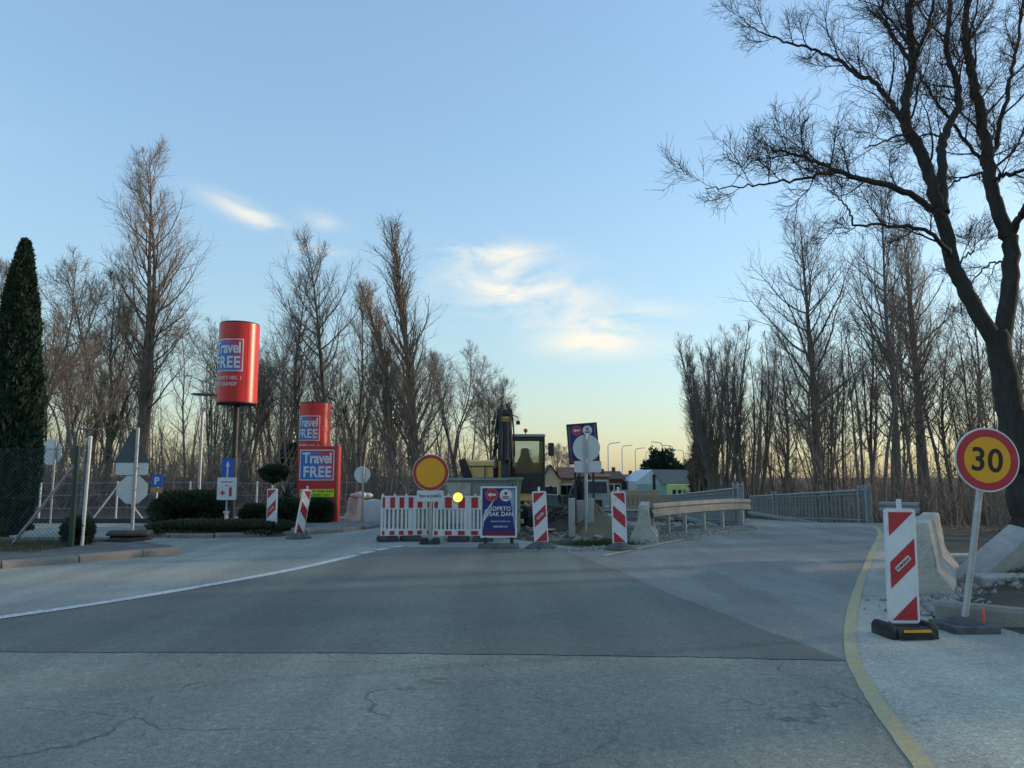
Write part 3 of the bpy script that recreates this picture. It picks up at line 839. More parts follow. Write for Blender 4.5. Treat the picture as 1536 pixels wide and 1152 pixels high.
far_wood('far_wood', 'depths of the bare wood far beyond the bridge railing', (16, 100), (62, 100), 230, 5, 11, 42)

brush('thicket', 'dense low brown thicket closing the view under the trees behind the parking area', (-70, -3), (50, 68), 1500, 1.6, 3.6, 43)
brush('thicket', 'dense low brown thicket closing the view under the trees beyond the railing', (13, 64), (48, 68), 1700, 2.2, 5.0, 44)
# ================================================================ materials of the things
M_WHITE = mat('white_plastic', (.64, .65, .65), .55, var=.08, scale=5, dirt=(.33, .31, .27), dirt_amt=.6)
M_RED = mat('red_foil', (.42, .025, .035), .42, var=.12, scale=6, dirt=(.22, .06, .05), dirt_amt=.35)
M_REDPANEL = mat('red_sheet', (.48, .022, .028), .38, var=.08, scale=2, dirt=(.30, .03, .03), dirt_amt=.4)
M_REDGLOSS = mat('red_drum_skin', (.55, .02, .018), .34, var=.12, scale=1.5, bump=.08, bscale=3, spec=.4, dirt=(.36, .03, .025), dirt_amt=.6)
M_YELSIGN = mat('yellow_sign_foil', (.74, .33, .012), .5, var=.07, scale=5, dirt=(.60, .28, .03), dirt_amt=.3)
M_BLACK = mat('black_foil', (.012, .012, .013), .5, var=.2)
M_RUBBER = mat('black_rubber', (.028, .028, .03), .85, var=.35, scale=9, bump=.4, dirt=(.12, .115, .105), dirt_amt=.55)
M_RUBBERGREY = mat('grey_rubber', (.085, .088, .09), .9, var=.3, scale=8, bump=.4, dirt=(.17, .165, .15), dirt_amt=.5)
M_RECYCLED = mat('recycled_plastic', (.05, .042, .038), .85, var=.3, scale=8, bump=.4, dirt=(.12, .105, .09), dirt_amt=.4)
M_GALV = mat('galvanised_steel', (.36, .37, .37), .5, metal=.55, var=.16, scale=9, dirt=(.22, .21, .19), dirt_amt=.4)
M_GALVDUSTY = mat('dusty_galvanised', (.40, .37, .31), .62, metal=.25, var=.16, scale=5, dirt=(.27, .24, .19), dirt_amt=.55)
M_ALUBACK = mat('sign_back', (.56, .58, .58), .5, metal=.3, var=.08, scale=4, dirt=(.40, .40, .38), dirt_amt=.35)
M_DARKBACK = mat('dark_sign_back', (.075, .095, .105), .6, metal=.2, var=.15, scale=4)
M_BLUE = mat('blue_foil', (.02, .10, .42), .45, var=.08)
M_NAVY = mat('navy_print', (.016, .028, .15), .5, var=.15, scale=3)
M_MAROON = mat('maroon_print', (.16, .012, .04), .5, var=.15)
M_LIME = mat('lime_foil', (.50, .68, .03), .5, var=.05)
M_CONC = mat('concrete', (.36, .34, .30), .92, var=.16, scale=3, bump=.5, bscale=45, dirt=(.22, .20, .17), dirt_amt=.55)
M_CONCPALE = mat('pale_concrete', (.43, .41, .355), .92, var=.2, scale=4, bump=.9, bscale=28, dirt=(.20, .185, .155), dirt_amt=.8)
M_DARKGREEN = mat('dark_green_paint', (.012, .04, .035), .5, var=.2)
M_SKIP = mat('skip_green', (.13, .20, .13), .6, var=.2, scale=4, dirt=(.17, .15, .11), dirt_amt=.6)
M_SKIPGREY = mat('skip_grey', (.20, .235, .23), .65, var=.2, scale=3, dirt=(.28, .25, .2), dirt_amt=.6)
M_EXY = mat('machine_yellow', (.78, .50, .17), .45, var=.12, scale=4, dirt=(.28, .20, .10), dirt_amt=.45)
M_DARKSTEEL = mat('dark_steel', (.03, .03, .032), .55, metal=.3, var=.3, scale=9, dirt=(.11, .09, .07), dirt_amt=.5)
M_STEELROD = mat('steel_rod', (.5, .5, .5), .25, metal=.9, var=.1)
M_SEAT = mat('seat_fabric', (.06, .065, .07), .9, var=.2)
M_CABPAINT = mat('cab_paint', (.02, .023, .025), .4, var=.2, dirt=(.08, .075, .07), dirt_amt=.4)
M_TRIM = mat('grey_trim', (.30, .33, .32), .55, var=.12)
M_BROWN = mat('brown_sign', (.42, .22, .05), .6, var=.1)
M_ORANGE = mat('fluorescent_orange', (.85, .12, .06), .6, var=.1)
M_WOOD = mat('pale_board', (.42, .37, .29), .85, var=.2, scale=3, vscale=(1, 1, 8))
M_SAND = mat('sand', (.20, .155, .10), .97, var=.25, scale=3, bump=.6, bscale=30)
M_SACK = mat('white_sack', (.50, .49, .46), .8, var=.12, scale=5, bump=.5, bscale=12)
M_RUST = mat('rusty_rebar', (.10, .05, .03), .9, var=.3)

def glass(name, c=(.84, .90, .90), rough=.03, trans=.9):
    m = bpy.data.materials.new(name); m.use_nodes = True
    n, l = m.node_tree.nodes, m.node_tree.links
    b = n['Principled BSDF']; b.inputs['Roughness'].default_value = rough
    nz = n.new('ShaderNodeTexNoise'); nz.inputs['Scale'].default_value = 3; rp = n.new('ShaderNodeValToRGB')
    rp.color_ramp.elements[0].color = lin([x * .85 for x in c]); rp.color_ramp.elements[1].color = lin(c)
    l.new(nz.outputs['Fac'], rp.inputs[0])
    tr = n.new('ShaderNodeBsdfTransparent'); gl = n.new('ShaderNodeBsdfGlossy'); gl.inputs['Roughness'].default_value = rough
    l.new(rp.outputs[0], tr.inputs['Color'])
    mx = n.new('ShaderNodeMixShader'); fr = n.new('ShaderNodeFresnel'); fr.inputs['IOR'].default_value = 1.5
    l.new(fr.outputs[0], mx.inputs[0]); l.new(tr.outputs[0], mx.inputs[1]); l.new(gl.outputs[0], mx.inputs[2])
    l.new(mx.outputs[0], n['Material Output'].inputs['Surface']); return m
M_GLASS = glass('cab_glass')

def emitter(name, c, s):
    m = bpy.data.materials.new(name); m.use_nodes = True
    n, l = m.node_tree.nodes, m.node_tree.links; b = n['Principled BSDF']
    lw_ = n.new('ShaderNodeTexNoise'); lw_.inputs['Scale'].default_value = 4; rp = n.new('ShaderNodeValToRGB')
    rp.color_ramp.elements[0].color = lin([x * .9 for x in c]); rp.color_ramp.elements[1].color = lin(c); l.new(lw_.outputs['Fac'], rp.inputs[0])
    l.new(rp.outputs[0], b.inputs['Base Color']); l.new(rp.outputs[0], b.inputs['Emission Color']); b.inputs['Emission Strength'].default_value = s
    return m
M_LAMPLIT = emitter('lit_amber_lens', (1.0, .74, .06), 1.5)

def gradient_print(name, a, b_, dx=.8, dz=.38):
    m = bpy.data.materials.new(name); m.use_nodes = True
    n, l = m.node_tree.nodes, m.node_tree.links; b = n['Principled BSDF']; b.inputs['Roughness'].default_value = .4
    tc = n.new('ShaderNodeTexCoord'); sp = n.new('ShaderNodeSeparateXYZ'); l.new(tc.outputs['Generated'], sp.inputs[0])
    m1 = n.new('ShaderNodeMath'); m1.operation = 'MULTIPLY'; m1.inputs[1].default_value = dz; l.new(sp.outputs['Z'], m1.inputs[0])
    m2 = n.new('ShaderNodeMath'); m2.operation = 'MULTIPLY_ADD'; m2.inputs[1].default_value = dx; l.new(sp.outputs['X'], m2.inputs[0]); l.new(m1.outputs[0], m2.inputs[2])
    rp = n.new('ShaderNodeValToRGB'); e = rp.color_ramp.elements; e[0].position = .5; e[1].position = 1.0; e[0].color = lin(a); e[1].color = lin(b_)
    l.new(m2.outputs[0], rp.inputs[0]); l.new(rp.outputs[0], b.inputs['Base Color']); return m
M_TRAVEL = gradient_print('travel_print', (.015, .14, .46), (.50, .02, .06))

# ================================================================ traffic boards and signs
def beacon_board(label, loc, rz=0.0, mirror=False, tilt=(0, 0), base='black', sticker=True, group='red and white beacon boards round the works', s=1.0):
    t = thing('beacon_board', label, 'beacon board', loc, rz, group)
    t.scale = (s, s, s)
    k = -1 if mirror else 1
    z0 = .115
    rot = Matrix.Rotation(tilt[0], 4, 'Y') @ Matrix.Rotation(tilt[1], 4, 'X')
    W, Hh = .28, 1.0
    up = []
    o = MB().prism(rrect(W, Hh, .03, (0, Hh / 2)), -.022, .022).build('panel', M_WHITE, t, .006); up.append(o)
    a = .115; lo, hi = .03, Hh - .03
    polys = [[(-a * k, hi), (a * k, hi), (-a * k, hi - .21)], [(-a * k, .30), (a * k, .51), (a * k, .74), (-a * k, .53)], [(-a * k, lo), (a * k, lo), (a * k, lo + .21)]]
    for p in polys: up.append(MB().prism(p, -.0255, -.0225).build('stripe', M_RED, t))
    up.append(MB().cyl((0, 0, Hh - .01), (0, 0, Hh + .085), .022).build('lamp_peg', M_WHITE, t, .004))
    if sticker:
        q = MB().prism(rrect(.17, .045, .005), -.029, -.0265).build('sticker', M_WHITE, t)
        q.location = (0, 0, .52); q.rotation_euler = (0, -R(42) * k, 0); q['label'] = 'white sticker with dark lettering'
        le = lettering('pomgrad', .15, .026, (0, -.013), -.031, M_BLACK, t)
        le.location = (0, 0, .52); le.rotation_euler = (0, -R(42) * k, 0)
        up += [q, le]
    for o in up:
        m0 = Matrix.Translation((0, 0, z0)) @ rot @ Matrix.Translation(o.location) @ o.rotation_euler.to_matrix().to_4x4()
        o.matrix_local = m0
    if base == 'black':
        MB().extx([(-.20, 0), (.20, 0), (.20, .07), (.15, .10), (-.15, .10), (-.20, .07)], -.155, .155).build('base', M_RUBBER, t, .012)
        for sx in (-1, 1): MB().extx([(-.17, .0), (.17, .0), (.17, .09), (.12, .135), (-.12, .135), (-.17, .09)], sx * .187 - .028, sx * .187 + .028).build('base_cheek', M_RUBBER, t, .015)
        MB().box((0, -.205, .085), (.24, .006, .022)).build('reflector', M_YELSIGN, t)
        MB().box((0, -.203, .045), (.28, .008, .03)).build('slot', M_BLACK, t)
    else:
        MB().lathe([(.32, 0), (.33, .025), (.24, .08), (.13, .135), (.0001, .14)], 20).build('base', M_RUBBERGREY, t, smooth=True).scale = (1, .8, 1)
    return t

p = G(1357, 955)
beacon_board('large red and white striped board on a black rubber foot beside the speed limit sign', p, R(4), base='black', tilt=(R(1), 0))
p = G(812, 823)
beacon_board('red and white striped board next to the blue poster board and green skip', p, R(4), base='grey', tilt=(R(-2.5), 0))
p = G(930, 825)
beacon_board('striped board with reversed slope in front of the pale concrete barrier end', p, R(3), mirror=True, base='grey', sticker=False, tilt=(R(-1), 0))
p = G(407, 804)
beacon_board('narrow striped board by the planted island kerb beside the yucca', p, R(-20), base='grey', tilt=(R(-1), 0))
p = G(448, 808)
beacon_board('striped board turned almost edge-on at the island kerb before the red pylon', p, R(64), mirror=True, base='grey', sticker=False, tilt=(R(4), R(8)))

def octagon(r): return circ(r, 8, a0=R(22.5))

# speed limit sign
b0 = G(1446, 946)
t = thing('speed_limit_sign', 'round yellow 30 speed limit sign with red ring on a leaning post', 'sign', b0, R(3))
top = at(1472, 690, b0.y + .04) - b0
lean = math.atan2(top.x, top.z)
MB().add(*(lambda m: (m.v, m.f))(MB().box((0, 0, .035), (.42, .42, .07)))).build('base', M_RUBBERGREY, t, .012)
MB().lathe([(.19, .07), (.10, .125), (.0001, .13)], 4).build('base_hump', M_RUBBERGREY, t, .01).rotation_euler = (0, 0, R(45))
MB().tube([(0, 0, .05), (top.x * .5, .0, top.z * .5), (top.x * 1.08, 0, top.z * 1.08)], .030, 14).build('post', M_GALV, t, smooth=True)
head = [MB().prism(circ(.300, 56), -.006, .006).build('plate', M_WHITE, t, .003),
        MB().ring(.284, .216, -.011, -.0075, 56).build('red_ring', M_RED, t),
        MB().prism(circ(.2145, 56), -.0105, -.0075).build('yellow_face', M_YELSIGN, t),
        lettering('thirty', .285, .225, (0, -.1125), -.0125, M_BLACK, t, 'numerals'),
        MB().box((0, .03, .1), (.10, .04, .03)).box((0, .03, -.1), (.10, .04, .03)).build('clamp', M_GALV, t)]
for o in head:
    o.location = (top.x, -.055, top.z); o.rotation_euler = (0, R(5.5), R(-4))

# closed-road sign with its plate
b0 = G(645, 816)
t = thing('closed_road_sign', 'large round yellow sign with red rim and white plate beneath before the barriers', 'sign', b0, 0)
Y = b0.y
zc = at(644, 709, Y).z; rad = 27 / FPX * Y
MB().box((0, 0, .03), (.40, .36, .06)).box((-.12, 0, .09), (.13, .30, .07)).box((.12, 0, .09), (.13, .30, .07)).build('base', M_RUBBER, t, .01)
MB().cyl((0, 0, .03), (0, 0, zc + .1), .032, n=14).build('post', M_GALV, t, smooth=True)
MB().prism(circ(rad, 56, (0, zc)), -.062, -.048).build('plate', M_WHITE, t, .003)
MB().ring(rad * .97, rad * .80, -.068, -.0635, 56, (0, zc)).build('red_ring', M_RED, t)
MB().prism(circ(rad * .795, 56, (0, zc)), -.0675, -.0635).build('yellow_face', M_YELSIGN, t)
zp = at(644, 744, Y).z
MB().prism(rrect(.56, .235, .03, (0, zp)), -.06, -.047).build('text_plate', M_ALUBACK, t, .003)
lettering('razen', .46, .10, (0, zp - .05), -.063, M_BLACK, t)
MB().box((0, -.02, zp), (.1, .05, .03)).box((0, -.02, zc), (.1, .05, .03)).build('clamp', M_GALV, t)

# backs of signs
def back_sign(label, u, vb, parts, tube_r=.03, vtop=None, rz=0.0, base='plain', lean=0.0):
    b0 = G(u, vb); Y = b0.y
    t = thing('road_sign', label, 'sign', b0, rz)
    t.rotation_euler = (0, lean, rz)
    H_ = max(at(u, (vtop if vtop else min(q[2] for q in parts) - 6), Y).z, .5)
    MB().cyl((0, 0, -.05 if base != 'plates' else .05), (0, 0, H_), tube_r, n=14).build('post', M_GALV, t, smooth=True)
    for kind, uc, vc, wpx, hpx, m in parts:
        c = at(uc, vc, Y); x, z = c.x - b0.x, c.z; w, h = wpx / FPX * Y, hpx / FPX * Y
        mb = MB()
        if kind == 'oct': mb.prism([(x + a * (w / .6) * .6 / .555, z + b_ * h / .555) for a, b_ in octagon(.30)], .036, .046)
        elif kind == 'disc': mb.prism([(x + a, z + b_ * h / w) for a, b_ in circ(w / 2, 40)], .036, .046)
        elif kind == 'tri': mb.prism([(x - w / 2, z - h / 2), (x + w / 2, z - h / 2), (x + .02, z + h / 2), (x - .02, z + h / 2)], .036, .046)
        else: mb.prism(rrect(w, h, min(w, h) * .14, (x, z)), .036, .046)
        o = mb.build({'oct': 'octagon_plate', 'disc': 'round_plate', 'tri': 'triangle_plate', 'rect': 'plate'}[kind], m, t, .004)
        # clamps hold each plate to the post
        MB().box((0, .012, z), (.09, .085, .028)).build('clamp', M_GALV, t, .004)
    return t
t = back_sign('backs of a triangle, a plate and an octagon on one post with stacked feet', 197, 816,
              [('tri', 199, 675, 50, 52, M_DARKBACK), ('rect', 197.5, 709, 44, 20, M_ALUBACK), ('oct', 198, 741, 41, 41, M_ALUBACK)], .036, 648, R(14))
for i, (dx, rz) in enumerate(((0, .1), (-.03, -.06))):
    m_ = MB().extx([(-.28, 0), (.28, 0), (.26, .05), (.10, .095), (-.10, .095), (-.26, .05)], -.40, .40)
    o = m_.build('foot_plate', M_RECYCLED, t, .012); o.location = (dx, 0, i * .098); o.rotation_euler = (0, 0, rz)
t.location.z += .09
b0 = G(75, 800)
back_sign('lone octagon sign back on a thin post behind the mesh fence', 75, 788, [('oct', 75, 678, 33, 38, M_ALUBACK)], .028, 662, R(-6))
back_sign('plain round sign back on a post beside the white sacks', 543, 789, [('disc', 543, 712, 24, 25, M_ALUBACK)], .035, 701)
t = back_sign('big round sign back above a wide plate on a post at the torn-up verge', 880, 806, [('disc', 880, 672, 41, 41, M_ALUBACK), ('rect', 882, 700, 41, 17, M_ALUBACK)], .040, 652)
for dx in (-.33, .12):
    MB().box((dx, .15, .45), (.16, .10, .9)).build('stub_post', M_GALV, t, .01)

# parking sign
b0 = G(233, 786); Y = b0.y
t = thing('parking_sign', 'small blue parking sign with a brown plate below by the wire fence', 'sign', b0, R(-4))
c = at(232, 721, Y); w = 17.5 / FPX * Y
MB().cyl((0, 0, 0), (0, 0, c.z + .1), .025).build('post', M_ALUBACK, t)
MB().prism(rrect(w, w * 1.05, .02, (0, c.z)), -.04, -.028).build('plate', M_BLUE, t)
lettering('P', w * .42, w * .62, (0, c.z - w * .31), -.043, M_WHITE, t)
MB().prism(rrect(w, w * .42, .02, (0, c.z - w * .78)), -.04, -.028).build('lower_plate', M_BROWN, t)

# one-way and first-aid signs on one post
b0 = G(338, 800); Y = b0.y
t = thing('direction_sign', 'blue one-way arrow sign above a white first aid plate in the planted island', 'sign', (b0.x, b0.y, .07), R(2))
z1, z2 = at(339, 704, Y).z - .07, at(338.5, 733, Y).z - .07
MB().cyl((0, 0, 0), (0, 0, z1 + .1), .025).build('post', M_GALV, t)
MB().cyl((0, 0, 0), (0, 0, .42), .045).box((0, 0, .45), (.12, .12, .05)).build('post_sleeve', M_ALUBACK, t, .006)
MB().prism(rrect(.31, .55, .02, (0, z1)), -.04, -.028).build('blue_plate', M_BLUE, t, .003)
MB().prism([(-.018, z1 - .22), (.018, z1 - .22), (.018, z1 + .08), (.055, z1 + .06), (0, z1 + .22), (-.055, z1 + .06), (-.018, z1 + .08)], -.0445, -.0415).build('arrow', M_WHITE, t)
MB().prism(rrect(.48, .56, .03, (0, z2)), -.043, -.030).build('white_plate', M_WHITE, t, .003)
MB().ring(.001, .0005, -.05, -.049, 4, (0, z2)).prism([(-.16, z2 - .12), (-.12, z2 - .12), (-.12, z2 - .16), (-.08, z2 - .16), (-.08, z2 - .12), (-.04, z2 - .12), (-.04, z2 - .08), (-.08, z2 - .08), (-.08, z2 - .04), (-.12, z2 - .04), (-.12, z2 - .08), (-.16, z2 - .08)], -.0475, -.0445).build('cross', M_RED, t)
MB().prism([(.06, z2 - .19), (.13, z2 - .19), (.13, z2 + .0), (.115, z2 + .03), (.115, z2 + .05), (.075, z2 + .05), (.075, z2 + .03), (.06, z2 + .0)], -.0475, -.0445).build('extinguisher_symbol', M_RED, t)
mb = MB(); rr_ = random.Random(2)
x = -.14
while x < .13:
    ww = rr_.uniform(.010, .018); mb.box((x, -.046, z2 + .17), (ww, .003, .032)); x += ww + .012
x = -.03
while x < .04: mb.box((x, -.046, z2 + .08), (.012, .003, .028)); x += .024
mb.build('small_print', M_BLACK, t)

# ================================================================ red advertising drums and pylon
def travel_panel(t, w, h, c, y, bend=None):
    """white-bordered blue and red panel with two words, flat or wrapped on a drum"""
    def patch(name, w_, h_, off, m):
        mb = MB()
        if bend:
            r, a = bend; n = 14; rr = r + off
            vs = []
            for i in range(n + 1):
                ph = a + (c[0] - w_ / 2 + w_ * i / n) / r
                for z in (c[1] - h_ / 2, c[1] + h_ / 2): vs.append((rr * math.sin(ph), -rr * math.cos(ph), z))
                for z in (c[1] - h_ / 2, c[1] + h_ / 2): vs.append(((rr - .004) * math.sin(ph), -(rr - .004) * math.cos(ph), z))
            fs = []
            for i in range(n):
                k = 4 * i; fs += [(k, k + 4, k + 5, k + 1), (k + 2, k + 3, k + 7, k + 6), (k + 1, k + 5, k + 7, k + 3), (k, k + 2, k + 6, k + 4)]
            fs += [(0, 1, 3, 2), (4 * n, 4 * n + 2, 4 * n + 3, 4 * n + 1)]
            mb.add(vs, fs)
        else: mb.prism(rrect(w_, h_, .01, c), y - off, y - off + .004)
        return mb.build(name, m, t)
    patch('panel_border', w, h, .006, M_WHITE)
    patch('panel', w * .94, h * .94, .011, M_TRAVEL)
    bb = (bend[0] + .008, bend[1]) if bend else None
    lettering('travel', w * .84, h * .36, (c[0], c[1] + h * .05), y - .014, M_WHITE, t, 'lettering', bb)
    lettering('free', w * .80, h * .36, (c[0] + w * .02, c[1] - h * .40), y - .014, M_WHITE, t, 'lettering', bb)

def drum(label, u, vt, vb, Y, wpx, rz=0.0, pole_r=.09):
    c = at(u, vt, Y); b_ = at(u, vb, Y); r = wpx / FPX * Y / 2
    z0, z1 = b_.z, c.z; h = z1 - z0
    t = thing('drum_sign', label, 'sign', ((c.x + b_.x) / 2, Y, 0), rz)
    MB().cyl((0, 0, -.1), (0, 0, z0 + .3), pole_r, n=16).build('pole', M_DARKSTEEL, t, smooth=True)
    MB().lathe([(r * .96, z0 - .02), (r * .99, z0), (r * .99, z0 + .04)], 56).lathe([(r * .99, z1 - .04), (r * .99, z1), (r * .95, z1 + .02)], 56).build('rim', M_DARKSTEEL, t, smooth=True)
    o = MB().lathe([(r, z0 + .03), (r, z0 + h * .33), (r, z0 + h * .66), (r, z1 - .03)], 72).build('drum', M_REDGLOSS, t, smooth=True)
    for k_ in range(4):
        a_ = .80 + k_ * 1.2566; MB().box(((r + .002) * math.sin(a_), -(r + .002) * math.cos(a_), (z0 + z1) / 2), (.012, .006, h - .1), Matrix.Rotation(a_, 3, 'Z')).build('seam', M_RED, t)
    w_ = r * 1.72; ph = w_ * .78
    travel_panel(t, w_, h * .40, (0, z1 - h * .42), 0, (r, -.29))
    lettering('europe', w_ * .92, h * .048, (0, z0 + h * .275), 0, M_WHITE, t, 'lettering', (r, -.29))
    lettering('bordershop', w_ * .80, h * .048, (-w_ * .05, z0 + h * .20), 0, M_WHITE, t, 'lettering', (r, -.29))
    return t
drum('high glossy red advertising drum on a dark pole above the hedge', 357.5, 487, 606, 24.0, 58.5)
drum('lower red advertising drum showing above the red pylon', 472, 605, 697, 30.6, 46)

b0 = G(478, 787); Y = b0.y
t = thing('pylon_sign', 'red box pylon with blue and red panel and lime strip behind the clipped ball shrub', 'sign', b0, R(2))
x0, x1 = at(447, 700, Y).x - b0.x, at(508, 700, Y).x - b0.x; zt = at(478, 669, Y).z; cx_ = (x0 + x1) / 2; W = x1 - x0
MB().box((cx_, .16, zt / 2), (W, .32, zt)).build('body', M_REDPANEL, t, .015)
MB().box((x1 - .035, -.004, zt / 2), (.05, .012, zt - .02)).build('edge_trim', mat('faded_red', (.50, .10, .07), .5), t)
pc = at(475.5, 697.5, Y); travel_panel(t, 51 / FPX * Y, 45.5 / FPX * Y, (pc.x - b0.x, pc.z), -.002)
pc = at(475.5, 739.5, Y)
MB().prism(rrect(50.5 / FPX * Y, 11.5 / FPX * Y, .005, (pc.x - b0.x, pc.z)), -.010, -.002).build('lime_strip', M_LIME, t)
lettering('odprto1', .96, .072, (pc.x - b0.x, pc.z + .018), -.013, M_BLACK, t)
lettering('openday', .78, .072, (pc.x - b0.x, pc.z - .092), -.013, M_BLACK, t)

# ================================================================ barrier fences with lamp
def barrier(label, u0, u1, vb, H_, nst, rz, foot_u):
    a, b_ = G(u0, vb), G(u1, vb); W = (b_ - a).length; c = (a + b_) / 2
    t = thing('barrier_fence', label, 'barrier', c, rz, 'red and white plastic barrier fences across the closed road')
    W /= math.cos(rz); z0 = .10; zt = z0 + H_
    zb1, zt0 = z0 + .17 * H_, z0 + .66 * H_
    mb = MB()
    mb.box((0, 0, (zt0 + zt) / 2), (W, .04, zt - zt0)).box((0, 0, (z0 + zb1) / 2), (W, .04, zb1 - z0))
    for sx in (-1, 1): mb.box((sx * (W / 2 - .025), 0, (z0 + zt) / 2), (.05, .046, H_))
    mb.build('frame', M_WHITE, t, .006)
    mb = MB(); n = int(W / .088)
    for i in range(1, n):
        x = -W / 2 + W * i / n; wide = i in (n // 2 + 1, n // 2 + 2)
        mb.box((x, 0, (zb1 + zt0) / 2), (.046 if not wide else .084, .028, zt0 - zb1 + .01))
    mb.build('slats', M_WHITE, t)
    mb = MB()
    for i in range(5): mb.cyl((-W / 2 + .03 + (W - .06) * i / 4, 0, zt - .01), (-W / 2 + .03 + (W - .06) * i / 4, 0, zt + .045), .018, n=8)
    mb.build('pegs', M_WHITE, t)
    sw = W / (2 * nst)
    for i in range(nst + 1):
        x = -W / 2 + .05 + (W - .1) * i / nst; ww = sw * (.95 if 0 < i < nst else .5); xx = min(max(x, -W / 2 + ww / 2 + .03), W / 2 - ww / 2 - .03)
        MB().box((xx, -.0225, (zt0 + zt) / 2), (ww, .005, (zt - zt0) * .78)).build('stripe', M_RED, t)
        MB().box((xx, -.0225, (z0 + zb1) / 2), (ww, .005, (zb1 - z0) * .60)).build('stripe', M_RED, t)
    for fx in foot_u:
        MB().extx([(-.38, 0), (.38, 0), (.30, .06), (.12, .115), (-.12, .115), (-.30, .06)], fx * W - .22, fx * W + .22).build('foot', M_RUBBER, t, .012)
    return t, W, zt
barrier('narrow-striped red and white plastic barrier fence beside the round sign post', 572, 645, 811, .88, 5, R(14), (-.36, .1))
tb, Wb, ztb = barrier('wide-striped red and white plastic barrier fence carrying the lit warning lamp', 649, 735, 811.5, .88, 4, 0, (-.05, .38))
lp = at(687, 746, tb.location.y)
t = thing('warning_lamp', 'glowing amber warning lamp on top of the plastic barrier fence', 'lamp', (lp.x, tb.location.y, ztb + .001), 0)
zc = lp.z - ztb
MB().box((0, 0, .03), (.11, .07, .06)).build('housing', M_YELSIGN, t, .01)
MB().sphere((0, -.05, zc), .10, 20, 12, (1, .45, 1)).build('lens', M_LAMPLIT, t, smooth=True)
MB().ring(.104, .09, -.05, -.03, 32, (0, zc)).build('rim', M_BLACK, t)

# ================================================================ poster boards
def arrow_poly(cx, cz, s):
    return [(cx - s, cz), (cx - .25 * s, cz + .62 * s), (cx - .25 * s, cz + .26 * s), (cx + .95 * s, cz + .26 * s), (cx + .95 * s, cz - .26 * s), (cx - .25 * s, cz - .26 * s), (cx - .25 * s, cz - .62 * s)]

def poster(t, w, h, z0, y, words=True):
    MB().box((0, y + .012, z0 + h / 2), (w, .008, h)).build('poster', M_NAVY, t)
    MB().box((0, y + .006, z0 + h * .045), (w, .004, h * .09)).build('maroon_band', M_MAROON, t)
    zc = z0 + h * .87
    MB().prism(circ(w * .20, 36, (-w * .22, zc)), y + .004, y + .008).build('red_disc', M_RED, t)
    MB().ring(w * .20, w * .178, y + .001, y + .0035, 36, (-w * .22, zc)).build('disc_rim', mat('pink_print', (.55, .12, .16), .5), t)
    MB().prism(arrow_poly(-w * .22, zc, w * .13), y - .002, y + .0005).build('arrow', M_WHITE, t)
    MB().prism(circ(w * .19, 36, (w * .22, zc - h * .01)), y + .004, y + .008).build('white_disc', M_WHITE, t)
    MB().prism([(w * .22, zc + h * .07), (w * .27, zc + h * .04), (w * .25, zc), (w * .19, zc), (w * .17, zc + h * .04)], y, y + .0035).box((w * .22, y + .002, zc - h * .035), (w * .2, .003, h * .02)).box((w * .22, y + .002, zc - h * .075), (w * .22, .003, h * .025)).build('emblem', M_MAROON, t)
    if words:
        MB().prism([(-w * .5, z0 + h * .10), (-w * .46, z0 + h * .30), (-w * .30, z0 + h * .45), (-w * .16, z0 + h * .78), (-w * .22, z0 + h * .62), (-w * .42, z0 + h * .55), (-w * .5, z0 + h * .40)], y + .0045, y + .008).build('white_swoosh', M_ALUBACK, t)
        MB().prism([(w * .30, z0 + h * .98), (w * .5, z0 + h * .98), (w * .5, z0 + h * .10), (w * .44, z0 + h * .40), (w * .38, z0 + h * .70)], y + .0045, y + .008).build('pale_swoosh', mat('pale_blue_print', (.25, .30, .42), .5), t)
        lettering('odprto', w * .70, h * .095, (w * .02, z0 + h * .525), y, M_WHITE, t)
        lettering('vsak', w * .84, h * .095, (w * .02, z0 + h * .41), y, M_WHITE, t)
        lettering('jeden', w * .62, h * .045, (w * .06, z0 + h * .275), y, M_WHITE, t)
        lettering('openday', w * .46, h * .045, (w * .06, z0 + h * .165), y, M_WHITE, t)

b0 = G(748, 822); Y = b0.y
t = thing('poster_stand', 'white framed blue poster stand with a red arrow disc on a dark foot', 'poster stand', b0, R(-1))
w, h = 54 / FPX * Y, 75 / FPX * Y; z0 = .20
MB().extx([(-.26, 0), (.26, 0), (.24, .05), (.08, .09), (-.08, .09), (-.24, .05)], -.40, .40).build('base', M_RUBBERGREY, t, .015)
for sx in (-1, 1): MB().box((sx * .26, 0, .13), (.07, .06, .16)).build('stand_foot', M_DARKSTEEL, t, .008)
mb = MB(); f = .035
mb.box((0, 0, z0 + f / 2), (w, .05, f)).box((0, 0, z0 + h - f / 2), (w, .05, f))
for sx in (-1, 1): mb.box((sx * (w / 2 - f / 2), 0, z0 + h / 2), (f, .05, h - 2 * f))
mb.build('frame', M_WHITE, t, .006)
MB().box((0, .018, z0 + h / 2), (w - 2 * f, .006, h - 2 * f)).build('backing', M_TRIM, t)
poster(t, w - 2 * f - .02, h - 2 * f - .02, z0 + f + .01, -.012)
cu = MB(); n = 8; vs = []
for i in range(n + 1):
    a = i / n; vs += [(-w * .42 + a * .10, -.03 - .05 * math.sin(a * 2.6), z0 + h * .40 + a * .20), (-w * .20 + a * .06, -.03 - .06 * math.sin(a * 2.6), z0 + h * .62 + a * .14)]
cu.add(vs, [(2 * i, 2 * i + 2, 2 * i + 3, 2 * i + 1) for i in range(n)])
o = cu.build('peeling_corner', M_WHITE, t, smooth=True); o.modifiers.new('thick', 'SOLIDIFY').thickness = .003

